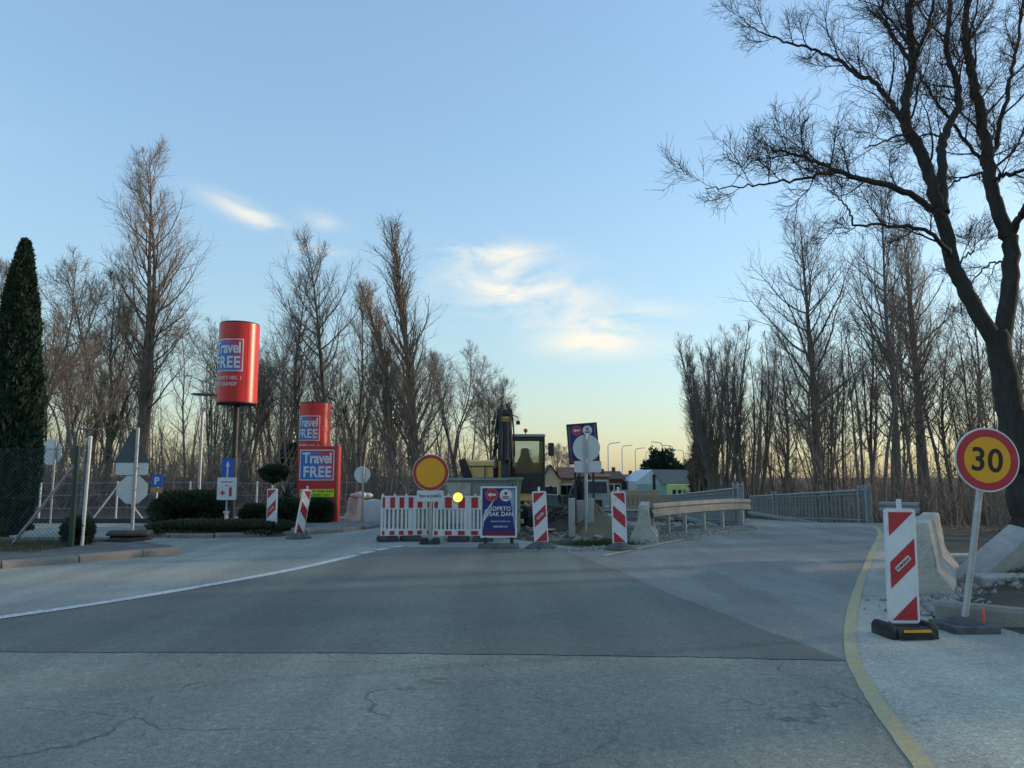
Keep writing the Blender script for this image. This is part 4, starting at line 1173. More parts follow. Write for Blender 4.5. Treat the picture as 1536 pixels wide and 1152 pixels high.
b0 = at(876, 800, 18.6); b0.z = 0; Y = 18.6
t = thing('poster_board', 'tilted dark framed blue poster board standing high behind the round sign back', 'poster board', b0, R(-4))
zc = at(876, 665, Y).z; w, h = 46 / FPX * Y, 60 / FPX * Y
rot = Matrix.Translation((0, 0, zc)) @ Matrix.Rotation(R(-4), 4, 'Y') @ Matrix.Translation((0, 0, -h / 2))
pre = set(bpy.data.objects)
mb = MB(); f = .045
mb.box((0, 0, f / 2), (w, .05, f)).box((0, 0, h - f / 2), (w, .05, f))
for sx in (-1, 1): mb.box((sx * (w / 2 - f / 2), 0, h / 2), (f, .05, h - 2 * f))
mb.build('frame', M_CABPAINT, t, .006)
MB().box((0, .018, h / 2), (w - 2 * f, .006, h - 2 * f)).build('backing', M_TRIM, t)
poster(t, w - 2 * f - .06, h - 2 * f - .02, f + .01, -.012, words=False)
for o in KIDS[t.name]: o.matrix_local = rot
for sx in (-.20, .24): MB().box((sx, .04, (zc - h * .3) / 2), (.05, .05, zc - h * .3)).build('leg', M_CABPAINT, t)
MB().box((.0, .09, .42), (.55, .05, .84)).build('foot_frame', M_GALV, t, .01)

# ================================================================ concrete barriers, guardrails, railings
JERSEY = [(-.30, 0), (.30, 0), (.30, .10), (.16, .30), (.10, .80), (-.10, .80), (-.16, .30), (-.30, .10)]
def jersey(label, loc, rz, L, m, tilt=0.0, s=1.0):
    o = MB().prism([(x * s, z * s) for x, z in JERSEY], 0, L).build('concrete_barrier', m, None, .018)
    o.location = loc; o.rotation_euler = (tilt, 0, rz)
    # chipped, uneven cast edges
    bm = bmesh.new(); bm.from_mesh(o.data)
    bmesh.ops.subdivide_edges(bm, edges=[e for e in bm.edges if e.calc_length() > .5], cuts=7, use_grid_fill=True)
    rg = random.Random(int(L * 100))
    for v in bm.verts: v.co += Vector((rg.uniform(-.008, .008), rg.uniform(-.01, .01) * (v.co.y < .01), rg.uniform(-.006, .006) * (v.co.z > .02)))
    bm.to_mesh(o.data); bm.free()
    return tag(o, label, 'barrier', 'concrete safety barriers')
b0 = G(1384, 896)
jersey('pale concrete barrier behind the large striped board at the right kerb', b0, R(-31), 3.0, M_CONCPALE, s=1.08)
b0 = G(966, 813)
jersey('dusty beige concrete barrier ending the roadside guardrail', b0, R(-11), 2.2, M_CONCPALE, s=1.0)
b0 = G(541, 785)
o = jersey('short concrete barrier end with white sacks lying on it', (b0.x, b0.y, 0), R(24), 1.4, M_CONCPALE, s=.92)
t = tag(MB().sphere((0, 0, .10), .2, 14, 8, (1.1, 1, .55)).sphere((.2, .1, .09), .17, 12, 8, (1.1, 1, .5)).sphere((-.2, .2, .08), .16, 12, 8, (1, 1.2, .5)).build('sack_heap', M_SACK, None, smooth=True),
        'heap of white sacks on the short concrete barrier', 'sacks')
t.location = (b0.x - .1, b0.y + .3, .735)
b1 = G(556, 788)
t = tag(MB().lathe([(.38, 0), (.40, .05), (.33, .45), (.25, .72), (.0001, .76)], 9).build('tarp_heap', M_SACK, None, smooth=True), 'white tarpaulin heap draped beside the short concrete barrier', 'tarpaulin')
t.location = (b1.x, b1.y + .35, -.01); t.rotation_euler = (0, 0, .3)

WB = [(-.02, .0), (.026, .02), (.03, .09), (-.006, .13), (-.006, .18), (.03, .22), (.026, .29), (-.02, .31)]
def guardrail(label, nodes, zc, h, m, posts=True, step=1.0, spacer=True, group=None):
    t = thing('guardrail', label, 'guardrail', nodes[0], 0, group)
    P = [Vector(p) - Vector(nodes[0]) for p in smooth_line(nodes, 8)]
    mb = MB(); vs = []; n = len(WB)
    for i, p in enumerate(P):
        d = P[min(i + 1, len(P) - 1)] - P[max(i - 1, 0)]; d.z = 0; d.normalize(); nn = Vector((d.y, -d.x, 0))
        for th in (0, .006):
            for y, z in WB: vs.append(p + nn * (y * 1.2 - th) + Vector((0, 0, zc - .155 + z)))
    k = 2 * n; fs = []
    for i in range(len(P) - 1):
        for j in range(n - 1):
            a = i * k + j; b_ = (i + 1) * k + j
            fs += [(a, a + 1, b_ + 1, b_), (a + n, b_ + n, b_ + n + 1, a + n + 1)]
        for j in (0, n - 1): fs.append((i * k + j, (i + 1) * k + j, (i + 1) * k + n + j, i * k + n + j))
    for i in (0, len(P) - 1):
        for j in range(n - 1): fs.append((i * k + j, i * k + j + 1, i * k + n + j + 1, i * k + n + j))
    mb.add(vs, fs); mb.build('beam', m, t, smooth=True)
    acc_, last = step * .6, P[0]
    for i, p in enumerate(P):
        acc_ += (p - last).length; last = p
        if acc_ >= step:
            acc_ = 0; d = P[min(i + 1, len(P) - 1)] - P[max(i - 1, 0)]; nn = Vector((d.y, -d.x, 0)).normalized()
            q = p - nn * .16
            o = MB().box((0, 0, (zc + .1 - .1) / 2 - .05), (.06, .10, zc + .2)).build('post', M_GALV, t, .006); o.location = q; o.rotation_euler = (0, 0, math.atan2(d.y, d.x))
            o = MB().box((0, 0, 0), (.08, .12, .16)).build('spacer', M_GALV, t); o.location = p - nn * .085 + Vector((0, 0, zc)); o.rotation_euler = (0, 0, math.atan2(d.y, d.x))
    return t
gz = lambda x, y: Vector((x, y, float(ground_h(x, y))))
guardrail('dusty curved guardrail running from the beige barrier to the bridge railing', [Vector((3.15, 17.4, 0)), Vector((3.7, 18.4, 0)), Vector((4.6, 19.7, 0)), Vector((5.5, 20.8, 0)), Vector((6.2, 21.5, 0)), Vector((6.75, 22.0, -.02))], .64, .31, M_GALVDUSTY, step=.95)
guardrail('grey guardrail joining the right end of the bridge railing', [Vector((11.05, 23.3, -.08)), Vector((11.15, 22.4, -.06)), Vector((11.3, 21.5, -.05))], .58, .31, M_GALV, step=.72)
guardrail('short guardrail end sticking out behind the pale concrete barrier', [Vector((6.35, 11.6, .0)), Vector((6.65, 12.6, -.0)), Vector((7.0, 13.8, 0))], .58, .31, M_GALV, step=1.0)

M_RAIL = mat('railing_steel', (.24, .28, .29), .5, metal=.5, var=.2, scale=7, dirt=(.10, .10, .09), dirt_amt=.4)
M_RAILPOST = mat('railing_post_steel', (.30, .34, .35), .5, metal=.45, var=.15, scale=7)
def railing(label, a, b_, h, group):
    a, b_ = Vector(a), Vector(b_); d = b_ - a; L = d.length
    t = thing('bridge_railing', label, 'railing', a, 0, group)
    X = d.normalized(); Nn = Vector((-X.y, X.x, 0)).normalized()
    def P(s, off, z): return X * s + Nn * off + Vector((0, 0, z))
    MB().tube([P(0, 0, h), P(L, 0, h)], .035, 8).build('top_rail', M_RAILPOST, t)
    MB().tube([P(0, 0, h - .12), P(L, 0, h - .12)], .022, 6).build('upper_rail', M_RAIL, t)
    MB().tube([P(0, 0, .14), P(L, 0, .14)], .030, 6).build('lower_rail', M_RAIL, t)
    ang = math.atan2(d.y, d.x)
    rm = Matrix.Rotation(ang, 3, 'Z')
    MB().box(P(L / 2, .12, .05), (L, .10, .14), rm).build('kerb_beam', M_RAILPOST, t, .01)
    n = int(L / .36)
    me0 = None
    for i in range(n + 1):
        s = L * i / n
        if me0 is None:
            o = MB().box((0, 0, h / 2), (.035, .07, h - .02)).build('bar', M_RAIL, t); me0 = o.data
        else: o = link('bar', me0, None, t)
        o.location = P(s, 0, 0); o.rotation_euler = (R(random.uniform(-1, 1)), R(random.uniform(-1.5, 1.5)), ang)
    for s in (0, .55, L * .72):
        for off in (-.07, .07):
            MB().box(P(s, off, h / 2 + .06), (.07, .05, h + .22), rm).build('end_post', M_RAILPOST, t, .008)
        for z in (.35, .75, h + .1): MB().box(P(s, 0, z), (.06, .16, .04), rm).build('crosspiece', M_RAILPOST, t)
    return t
railing('left steel railing of the temporary bridge behind the curved guardrail', (6.55, 22.2, deck_z(6.55, 22.2)), (7.0, 33.5, deck_z(7.0, 33.5) - .05), 1.08, 'steel railings of the temporary bridge')
railing('right steel railing of the temporary bridge before the wood', (10.85, 23.6, deck_z(10.85, 23.6)), (11.25, 36.5, deck_z(11.25, 36.5) - .05), 1.06, 'steel railings of the temporary bridge')

# ================================================================ right-hand kerb side: slabs and marker
M_SLAB = mat('broken_concrete', (.40, .39, .35), .92, var=.2, scale=4, bump=.6, bscale=30, dirt=(.17, .165, .14), dirt_amt=.75)
def beam(name, label, c, size, rot, m=M_SLAB, cat='concrete block', group='dumped concrete kerb blocks'):
    o = MB().box((0, 0, 0), size).build(name, m, None, .03, seg=3); o.location = c; o.rotation_euler = rot
    return tag(o, label, cat, group)
p0, p1 = at(1437, 884, 10.2), at(1533, 803, 10.35)
c = (p0 + p1) / 2; L = (p1 - p0).length
beam('concrete_block', 'long pale concrete block leaning up on the others', c + Vector((.12, .25, -.06)), (L + .25, .42, .22), (R(10), -math.atan2(p1.z - p0.z, p1.x - p0.x), R(8)))
pa, pb = at(1458, 872, 10.0), at(1600, 872, 10.0)
beam('concrete_block', 'flat pale concrete block lying under the leaning one', (pa + pb) / 2, ((pb - pa).length, .40, .17), (0, 0, R(1)))
pa = at(1528, 848, 10.6)
beam('concrete_block', 'darker concrete block wedged behind the leaning one', pa + Vector((.2, .3, -.03)), (.9, .3, .2), (R(14), R(-24), R(5)))
p = G(1471, 944); t = tag(MB().lathe([(.013, 0), (.014, .02), (.009, .16), (.004, .195)], 8).build('marker_spike', M_ORANGE, None), 'thin fluorescent orange marker spike against the right kerb', 'marker')
t.location = (p.x, p.y - .06, .017)
pa = at(1480, 839, 13.0)
beam('concrete_block', 'low distant concrete block between leaning block and barrier', (pa.x, 13, .0), (1.5, .3, .26), (0, 0, .1))

# ================================================================ skip
b0 = G(722, 806); Y = 18.3
t = thing('skip_container', 'open green and grey steel skip behind the plastic barrier fences', 'skip', (at(717, 800, Y).x, Y, 0), R(-3))
hw, hh, dp = 50 / FPX * Y, 1.32, 1.9
def wall(x0, x1, y0, y1, inset=0.0):
    return [(x0, y0), (x1, y1)]
mb = MB()
mb.add([(-hw, 0, hh), (hw, 0, hh), (hw * .92, .25, .12), (-hw * .92, .25, .12), (-hw, .05, hh), (hw, .05, hh), (hw * .92, .30, .12), (-hw * .92, .30, .12)],
       [(0, 1, 2, 3), (4, 7, 6, 5), (0, 4, 5, 1), (3, 2, 6, 7), (0, 3, 7, 4), (1, 5, 6, 2)])
mb.build('front_wall', M_SKIPGREY, t, .01)
MB().add([(-hw, 0, 0), (-hw, dp, 0), (-hw, dp, hh), (-hw, 0, hh), (-hw + .05, 0, 0), (-hw + .05, dp, 0), (-hw + .05, dp, hh), (-hw + .05, 0, hh)], [(0, 1, 2, 3), (4, 7, 6, 5), (0, 4, 5, 1), (2, 6, 7, 3), (0, 3, 7, 4), (1, 5, 6, 2)]).build('side_wall', M_SKIP, t).scale = (1, .999, .999)
MB().box((hw + .10, dp / 2, hh / 2), (.05, dp, hh - .02)).build('side_wall', M_SKIP, t)
MB().box((0, dp, hh / 2), (2 * hw - .12, .05, hh - .02)).build('back_wall', M_SKIP, t)
MB().box((0, dp / 2 + .2, .16), (2 * hw - .14, dp - .6, .05)).build('floor', M_SKIP, t)
MB().box((hw + .10, -.01, hh + .03), (.34, .16, .07)).build('corner_cap', M_SKIP, t, .01)
for i, x in enumerate((hw - .03, hw + .08, hw + .19)):
    MB().add([(x - .04, -.04, hh), (x + .04, -.04, hh), (x + .02 - (x - hw) * .6, .0, 0), (x - .05 - (x - hw) * .6, .0, 0), (x - .04, .06, hh), (x + .04, .06, hh), (x + .02 - (x - hw) * .6, .1, 0), (x - .05 - (x - hw) * .6, .1, 0)],
             [(0, 1, 2, 3), (4, 7, 6, 5), (0, 4, 5, 1), (3, 2, 6, 7), (0, 3, 7, 4), (1, 5, 6, 2)]).build('rib', M_SKIP, t, .006)
MB().box((hw + .08, -.05, .62), (.36, .05, .06)).build('cross_rib', M_SKIP, t, .006)
pl = at(682, 755, Y); MB().add([(-hw + .03, -.012, hh - .06), (-hw + .62, -.012, hh - .06), (-hw + .56, .17, .3), (-hw + .05, .17, .3), (-hw + .03, -.004, hh - .06), (-hw + .62, -.004, hh - .06), (-hw + .56, .178, .3), (-hw + .05, .178, .3)],
        [(0, 1, 2, 3), (4, 7, 6, 5), (0, 4, 5, 1), (3, 2, 6, 7), (0, 3, 7, 4), (1, 5, 6, 2)]).build('patch_plate', M_CONCPALE, t)
MB().box((0, -.02, hh + .02), (2 * hw - .1, .10, .06)).build('rim', M_SKIPGREY, t, .01)
# ================================================================ excavators
def excavator(label, loc, rz, s, paint, cabm, group=None, full=True):
    t = thing('excavator', label, 'excavator', loc, rz, group); t.scale = (s, s, s)
    # front towards -y
    for sx in (-1, 1):
        prof = [(-1.25, .12), (-1.05, 0), (1.05, 0), (1.25, .12), (1.3, .36), (1.1, .58), (-1.1, .58), (-1.3, .36)]
        tr = MB().extx(prof, sx * .78 - .22, sx * .78 + .22).build('track', M_RUBBER, t, .03)
        mb = MB()
        for i in range(5): mb.cyl((sx * 1.001, -.9 + i * .45, .22), (sx * 1.03, -.9 + i * .45, .22), .13, n=14)
        mb.build('rollers', M_DARKSTEEL, tr)
    MB().box((0, 0, .46), (1.15, 1.5, .36)).cyl((0, 0, .6), (0, 0, .78), .52, n=24).build('undercarriage', M_DARKSTEEL, t, .02)
    MB().box((0, .35, .95), (2.05, 2.1, .34)).build('turntable', paint, t, .03)
    MB().add([(-1.20, -.65, 1.1), (-.30, -.65, 1.1), (-.30, 1.4, 1.1), (-1.20, 1.4, 1.1), (-1.08, -.55, 1.94), (-.30, -.55, 1.94), (-.30, 1.4, 2.0), (-1.20, 1.4, 2.0)],
             [(0, 3, 2, 1), (4, 5, 6, 7), (0, 1, 5, 4), (1, 2, 6, 5), (2, 3, 7, 6), (3, 0, 4, 7)]).build('side_hood', paint, t, .05, seg=3)
    MB().box((0.0, 1.05, 1.50), (2.1, .80, .85)).build('engine_cover', paint, t, .08, seg=3)
    MB().box((-.66, -.635, 1.46), (.02, .06, .72)).box((-.70, -.585, 1.78), (.72, .03, .02)).build('hood_seam', M_DARKSTEEL, t)
    MB().tube([(-.95, -.60, 1.22), (-.95, -.76, 1.28), (-.95, -.76, 1.44), (-.40, -.76, 1.44), (-.40, -.66, 1.28)], .018, 6).build('handrail', M_DARKSTEEL, t)
    # left mirror and step plate
    MB().tube([(-.98, -.5, 1.70), (-1.25, -.75, 1.88), (-1.45, -.8, 1.72)], .016, 6).build('mirror_arm', M_DARKSTEEL, t)
    MB().add([(-1.42, -.80, 1.95), (-1.22, -.82, 2.02), (-1.00, -.80, 1.46), (-1.28, -.78, 1.42), (-1.42, -.74, 1.95), (-1.22, -.76, 2.02), (-1.00, -.74, 1.46), (-1.28, -.72, 1.42)],
             [(0, 1, 2, 3), (4, 7, 6, 5), (0, 4, 5, 1), (3, 2, 6, 7), (0, 3, 7, 4), (1, 5, 6, 2)]).build('guard_plate', M_CABPAINT, t, .03)
    # cab
    x0, x1, y0, y1, z0, z1 = .12, 1.04, -.78, .62, 1.02, 2.62
    cb = MB(); pw = .07
    for x in (x0, x1):
        for y in (y0, y1): cb.box((x, y, (z0 + z1) / 2), (pw, pw, z1 - z0))
    cb.box(((x0 + x1) / 2, y0, z0 + .28), (x1 - x0, .05, .56)).box(((x0 + x1) / 2, y1, z0 + .35), (x1 - x0, .05, .7))
    for x in (x0, x1): cb.box((x, (y0 + y1) / 2, z0 + .28), (.05, y1 - y0, .56)).box((x, y0 + .72, (z0 + z1) / 2), (.05, .06, z1 - z0))
    cb.box(((x0 + x1) / 2, y0, z1 - .06), (x1 - x0, .06, .12))
    cab = cb.build('cab', cabm, t, .02)
    MB().box(((x0 + x1) / 2, (y0 + y1) / 2, z1 + .04), (x1 - x0 + .10, y1 - y0 + .16, .09)).build('cab_roof', M_TRIM, t, .04, seg=3)
    MB().box(((x0 + x1) / 2, y0 - .005, (z0 + .56 + z1 - .12) / 2), (x1 - x0 - .08, .012, z1 - z0 - .68)).build('windscreen', M_GLASS, t)
    MB().box(((x0 + x1) / 2, y1 + .005, (z0 + .7 + z1) / 2), (x1 - x0 - .08, .012, z1 - z0 - .75)).build('rear_window', M_GLASS, t)
    for x in (x0, x1): MB().box((x, (y0 + y1) / 2, (z0 + .56 + z1) / 2), (.012, y1 - y0 - .08, z1 - z0 - .62)).build('side_window', M_GLASS, t)
    MB().box(((x0 + x1) / 2 - .02, .22, z0 + .52), (.50, .50, .14)).add(*(lambda a: (a.v, a.f))(MB().prism([(.28, z0 + .5), (.84, z0 + .5), (.80, z0 + .9), (.70, z0 + 1.10), (.68, z0 + 1.32), (.44, z0 + 1.32), (.42, z0 + 1.10), (.32, z0 + .9)], .38, .50))).build('seat', M_SEAT, t, .05, seg=3)
    MB().tube([(.80, -.05, z0 + .3), (.80, -.12, z0 + .75)], .02, 6).box((.80, -.12, z0 + .78), (.05, .05, .12)).build('joystick', M_CABPAINT, t)
    MB().cyl((.55, -.2, z1 + .08), (.55, -.2, z1 + .17), .015, n=8).build('beacon_stem', M_CABPAINT, t)
    MB().sphere((.55, -.2, z1 + .22), .065, 12, 8).build('beacon', mat('amber_plastic', (.42, .11, .03), .35), t, smooth=True)
    MB().tube([(x1, y0 + .05, z1 - .55), (x1 + .14, y0, z1 - .45), (x1 + .20, y0 - .04, z1 - .42)], .014, 6).build('mirror_arm', M_CABPAINT, t)
    MB().box((x1 + .21, y0 - .06, z1 - .36), (.17, .06, .38)).build('mirror', M_CABPAINT, t, .03)
    MB().box((.1, -.55, 1.35), (.30, .3, .5)).build('valve_box', M_DARKSTEEL, t, .04)
    # boom, stick and rams
    def seg(a, b_, w, h0, h1, name, m):
        a, b_ = Vector(a), Vector(b_); d = (b_ - a).normalized(); up = Vector((1, 0, 0)).cross(d)
        vs = [p + Vector((sx * w / 2, 0, 0)) + up * sz * hh_ / 2 for p, hh_ in ((a, h0), (b_, h1)) for sz in (-1, 1) for sx in (-1, 1)]
        MB().add(vs, [(0, 1, 3, 2), (4, 6, 7, 5), (0, 4, 5, 1), (2, 3, 7, 6), (0, 2, 6, 4), (1, 5, 7, 3)]).build(name, m, t, .02)
    bx = -.10
    seg((bx, -.45, 1.15), (bx, -1.05, 2.35), .34, .42, .50, 'boom', paint)
    seg((bx, -1.02, 2.30), (bx, -1.75, 3.18), .30, .46, .26, 'boom', paint)
    seg((bx, -1.55, 3.30), (bx, -2.15, 1.35), .24, .26, .22, 'stick', M_DARKSTEEL)
    MB().cyl((bx - .2, -1.72, 3.16), (bx + .2, -1.72, 3.16), .10, n=14).cyl((bx - .22, -1.0, 2.35), (bx + .22, -1.0, 2.35), .09, n=14).build('pivot_pin', M_DARKSTEEL, t)
    for sx in (-.26, .26):
        MB().cyl((bx + sx, -.75, 1.05), (bx + sx, -1.02, 1.75), .06).build('ram_barrel', M_DARKSTEEL, t, smooth=True)
        MB().cyl((bx + sx, -1.0, 1.70), (bx + sx, -1.15, 2.45), .035).build('ram_rod', M_STEELROD, t, smooth=True)
    MB().cyl((bx, -1.35, 2.35), (bx, -1.62, 3.0), .065).build('ram_barrel', M_DARKSTEEL, t, smooth=True)
    MB().cyl((bx + .03, -1.86, 2.95), (bx + .03, -2.2, 1.9), .055).build('ram_barrel', M_DARKSTEEL, t, smooth=True)
    for i, sx in enumerate((-.2, -.16, -.12, .14, .19)):
        MB().tube([(bx + sx, -.6, 1.5), (bx + sx * 1.5, -1.12, 2.1), (bx + sx * 1.3, -1.5, 2.75), (bx + sx * .9, -1.9, 3.32), (bx + sx * .8, -2.1, 2.7), (bx + sx, -2.25, 1.9)], .022, 6).build('hose', M_CABPAINT, t)
    for sx in (-.33, .36):
        MB().tube([(bx + sx * .5, -1.6, 3.2), (bx + sx, -1.65, 3.12), (bx + sx, -1.66, 3.03)], .014, 5).build('lamp_bracket', M_CABPAINT, t)
        MB().box((bx + sx, -1.68, 2.97), (.11, .08, .11)).build('work_lamp', M_CABPAINT, t, .015)
    mb = MB(); 
    for x, z in ((-.08, 3.42), (.05, 3.44), (.12, 3.38)): mb.box((bx + x, -1.6, z), (.05, .06, .14))
    mb.build('hose_clamp', M_DARKSTEEL, t)
    bu = MB(); bu.extx([(-2.5, 1.25), (-2.05, 1.30), (-1.80, .95), (-1.95, .55), (-2.35, .50), (-2.2, .70), (-2.1, .95)], bx - .4, bx + .4)
    bu.build('bucket', M_DARKSTEEL, t, .02)
    return t
excavator('yellow excavator with dark cab facing the skip and its boom raised', (at(764, 720, 22.5).x - .07, 22.5, -.05), R(2), .98, M_EXY, M_CABPAINT)
M_EXG = mat('grey_green_paint', (.10, .14, .13), .6, var=.2, dirt=(.14, .12, .09), dirt_amt=.5)
x_, y_ = at(848, 745, 44).x, 44.0
excavator('small grey-green excavator far back in the torn-up road works', (x_, y_, float(ground_h(x_, y_))), R(38), .78, M_EXG, M_EXG)

# truck parked beyond
x_, y_ = at(886, 745, 46).x, 46.0
t = thing('truck', 'pale grey truck parked far back in the works behind the round sign back', 'truck', (x_, y_, float(ground_h(x_, y_))), R(4))
M_TRUCK = mat('truck_paint', (.34, .38, .38), .45, var=.1, dirt=(.22, .20, .17), dirt_amt=.4)
MB().box((0, 0, 1.15), (2.0, 1.4, 1.1)).add(*(lambda a: (a.v, a.f))(MB().extx([(-.69, 1.70), (.69, 1.70), (.69, 2.45), (-.45, 2.45)], -.97, .97))).build('cab', M_TRUCK, t, .05, seg=3)
MB().extx([(-.735, 1.72), (-.72, 1.72), (-.52, 2.36), (-.535, 2.36)], -.85, .85).build('windscreen', M_CABPAINT, t)
MB().box((0, 2.6, 1.5), (2.2, 3.6, 1.2)).build('load_bed', M_TRUCK, t, .03)
MB().box((0, 1.6, .62), (.9, 4.8, .2)).build('chassis', M_DARKSTEEL, t)
MB().box((0, -.73, .62), (2.0, .1, .28)).build('bumper', M_TRIM, t, .03)
MB().box((0, -.715, 1.1), (1.1, .04, .4)).build('grille', M_CABPAINT, t)
for sx in (-1, 1):
    MB().box((sx * .8, -.735, .92), (.26, .04, .16)).build('headlight', M_WHITE, t, .01)
    MB().box((sx * 1.12, -.6, 1.95), (.12, .06, .36)).build('mirror', M_CABPAINT, t, .02)
    for y in (.1, 3.2):
        w_ = MB().cyl((sx * .72, y, .46), (sx * 1.0, y, .46), .46, n=20).build('wheel', M_RUBBER, t, .03)
        MB().cyl((sx * 1.001, y, .46), (sx * 1.02, y, .46), .24, n=16).build('rim', M_GALV, w_)

# ================================================================ works: sand, boards, rubble
def mound(name, label, c, rx, ry, h, m, cat, seed):
    rg = np.random.default_rng(seed); n, k = 40, 16
    V, F = [], []
    ph = rg.uniform(0, 6.28, 6)
    for i in range(k + 1):
        rr = i / k
        for j in range(n):
            a = 2 * math.pi * j / n
            e = 1 + .14 * math.sin(2 * a + ph[0]) + .08 * math.sin(5 * a + ph[1])
            z = h * (1 - rr) ** 1.15 * (1 + .12 * math.sin(3 * a + ph[2])) + rg.normal(0, .02 * h) * (i < k)
            V.append((c[0] + rx * rr * e * math.cos(a), c[1] + ry * rr * e * math.sin(a), c[2] + z - .03))
    for i in range(k):
        for j in range(n): F.append((i * n + j, i * n + (j + 1) % n, (i + 1) * n + (j + 1) % n, (i + 1) * n + j))
    return tag(MB().add(V, F).build(name, m, None, smooth=True), label, cat)
p = G(900, 813); mound('sand_pile', 'brown sand pile between the sign post and the reversed striped board', (p.x + .12, 18.6, -.02), .85, .9, .75, M_SAND, 'sand pile', 1)
p = at(852, 795, 19.8); mound('earth_heap', 'low heap of dark earth in the torn-up verge', (p.x, 20.3, -.02), 1.3, .9, .34, M_EARTH, 'earth heap', 2)
p = at(822, 802, 17.2); mound('earth_heap', 'flat reddish earth heap beside the striped board by the skip', (p.x + .1, 17.4, -.03), .6, .5, .16, M_SAND, 'earth heap', 3)
for k_, (a, b_, lab) in enumerate((((836, 783), (902, 806), 'pale board lying slanted across the torn-up verge'), ((797, 795), (835, 794), 'pale board lying flat beside the skip'))):
    pa, pb = G(*a, .12), G(*b_, .05)
    d = pb - pa; o = MB().box((0, 0, 0), (d.length, .10, .04)).build('board', M_WOOD, None, .004); o.location = (pa + pb) / 2
    o.rotation_euler = d.to_track_quat('X', 'Z').to_euler(); tag(o, lab, 'board')
# bridge deck edge under repair, with starter bars
x_ = at(860, 760, 27).x
t = thing('bridge_deck', 'grey concrete bridge deck edge under repair with rusty starter bars', 'bridge deck', (1.6, 28, -.3), R(0))
MB().box((0, .4, .12), (4.6, 1.2, .42)).build('slab', M_CONC, t, .02)
mb = MB()
for i in range(44): 
    xx = -2.2 + i * .10; mb.tube([(xx, -.1, .3), (xx + random.uniform(-.02, .02), -.12, .3 + random.uniform(.25, .4))], .009, 4)
o = mb.build('starter_bars', M_RUST, t); o['kind'] = 'stuff'
t = thing('rebar_bundle', 'tangled dark bundle of rebar and scrap on the torn-up verge', 'scrap', (at(848, 780, 21.5).x, 21.5, .0), 0)
rr_ = random.Random(9)
for i in range(26):
    a = Vector((rr_.uniform(-.6, .6), rr_.uniform(-.3, .3), rr_.uniform(.25, .4))); d = Vector((rr_.uniform(-1, 1), rr_.uniform(-.5, .5), rr_.uniform(-.1, .5))).normalized() * rr_.uniform(.3, .7)
    MB().tube([a, a + d * .5 + Vector((0, 0, rr_.uniform(0, .1))), a + d], .018, 5).build('bar', M_DARKSTEEL, t)
MB().sphere((0, 0, .18), .5, 10, 6, (1.3, .7, .55)).build('earth_clod', M_EARTH, t)
# steel girders of the old bridge beyond
for k_, (yy, zz) in enumerate(((36, -.15), (37.2, -.15), (38.4, -.15))):
    o = MB().extx([(-.12, 0), (.12, 0), (.12, .03), (.02, .04), (.02, .30), (.12, .31), (.12, .34), (-.12, .34), (-.12, .31), (-.02, .30), (-.02, .04), (-.12, .03)], 0, 5.2).build('steel_girder', M_RAIL, None)
    o.location = (3.2, yy, float(ground_h(5.0, yy)) + .25 + k_ * .02); tag(o, 'long dark steel girder laid across the works near the left bridge railing', 'girder', 'steel girders laid across the works')
# low pale parapet walls of the far road
M_PARAPET = mat('parapet', (.46, .36, .25), .9, var=.12, scale=2)
for (u0, u1, v0, v1, Yd, lab) in ((888, 972, 735, 742, 74, 'long low beige parapet wall beyond the works'), (960, 1060, 742, 749, 60, 'beige parapet wall stretch behind the left bridge railing')):
    a, b_ = at(u0, v1, Yd), at(u1, v1, Yd + 6); top_ = at(u0, v0, Yd)
    o = MB().box(((a.x + b_.x) / 2, Yd, (top_.z - 2.2) / 2), (b_.x - a.x, .3, top_.z + 2.2)).build('parapet_wall', M_PARAPET, None, .02); tag(o, lab, 'wall')
mb_g = 'row of small pale concrete blocks'
for i in range(9):
    p = at(903 + i * 7, 748, 58); o = MB().box((0, 0, .3), (.28, .3, .8)).build('concrete_block', M_PARAPET, None, .02); o.location = (p.x, 58, p.z - .4)
    tag(o, 'small pale concrete block in the row before the far parapet', 'concrete block', 'row of blocks before the far parapet')
# small far signs
p = at(908, 745, 55)
t = thing('road_sign', 'tiny far round red sign above a blue arrow disc in the works', 'sign', (p.x, 55, float(ground_h(p.x, 55))), 0)
zt = at(908, 726, 55).z - t.location.z; zl = at(908, 735, 55).z - t.location.z; r_ = 3.6 / FPX * 55
MB().cyl((0, 0, 0), (0, 0, zt), .04).build('post', M_GALV, t)
MB().prism(circ(r_, 24, (0, zt)), -.07, -.05).build('red_disc', M_RED, t); MB().box((0, -.075, zt), (r_ * 1.2, .008, .08)).build('white_bar', M_WHITE, t)
MB().prism(circ(r_, 24, (0, zl)), -.07, -.05).build('blue_disc', M_BLUE, t); MB().prism([(x + 0, z) for x, z in [(-.03, zl - .12), (.03, zl - .12), (.03, zl + .02), (.08, zl + .02), (0, zl + .12), (-.08, zl + .02), (-.03, zl + .02)]], -.078, -.072).build('arrow', M_WHITE, t)

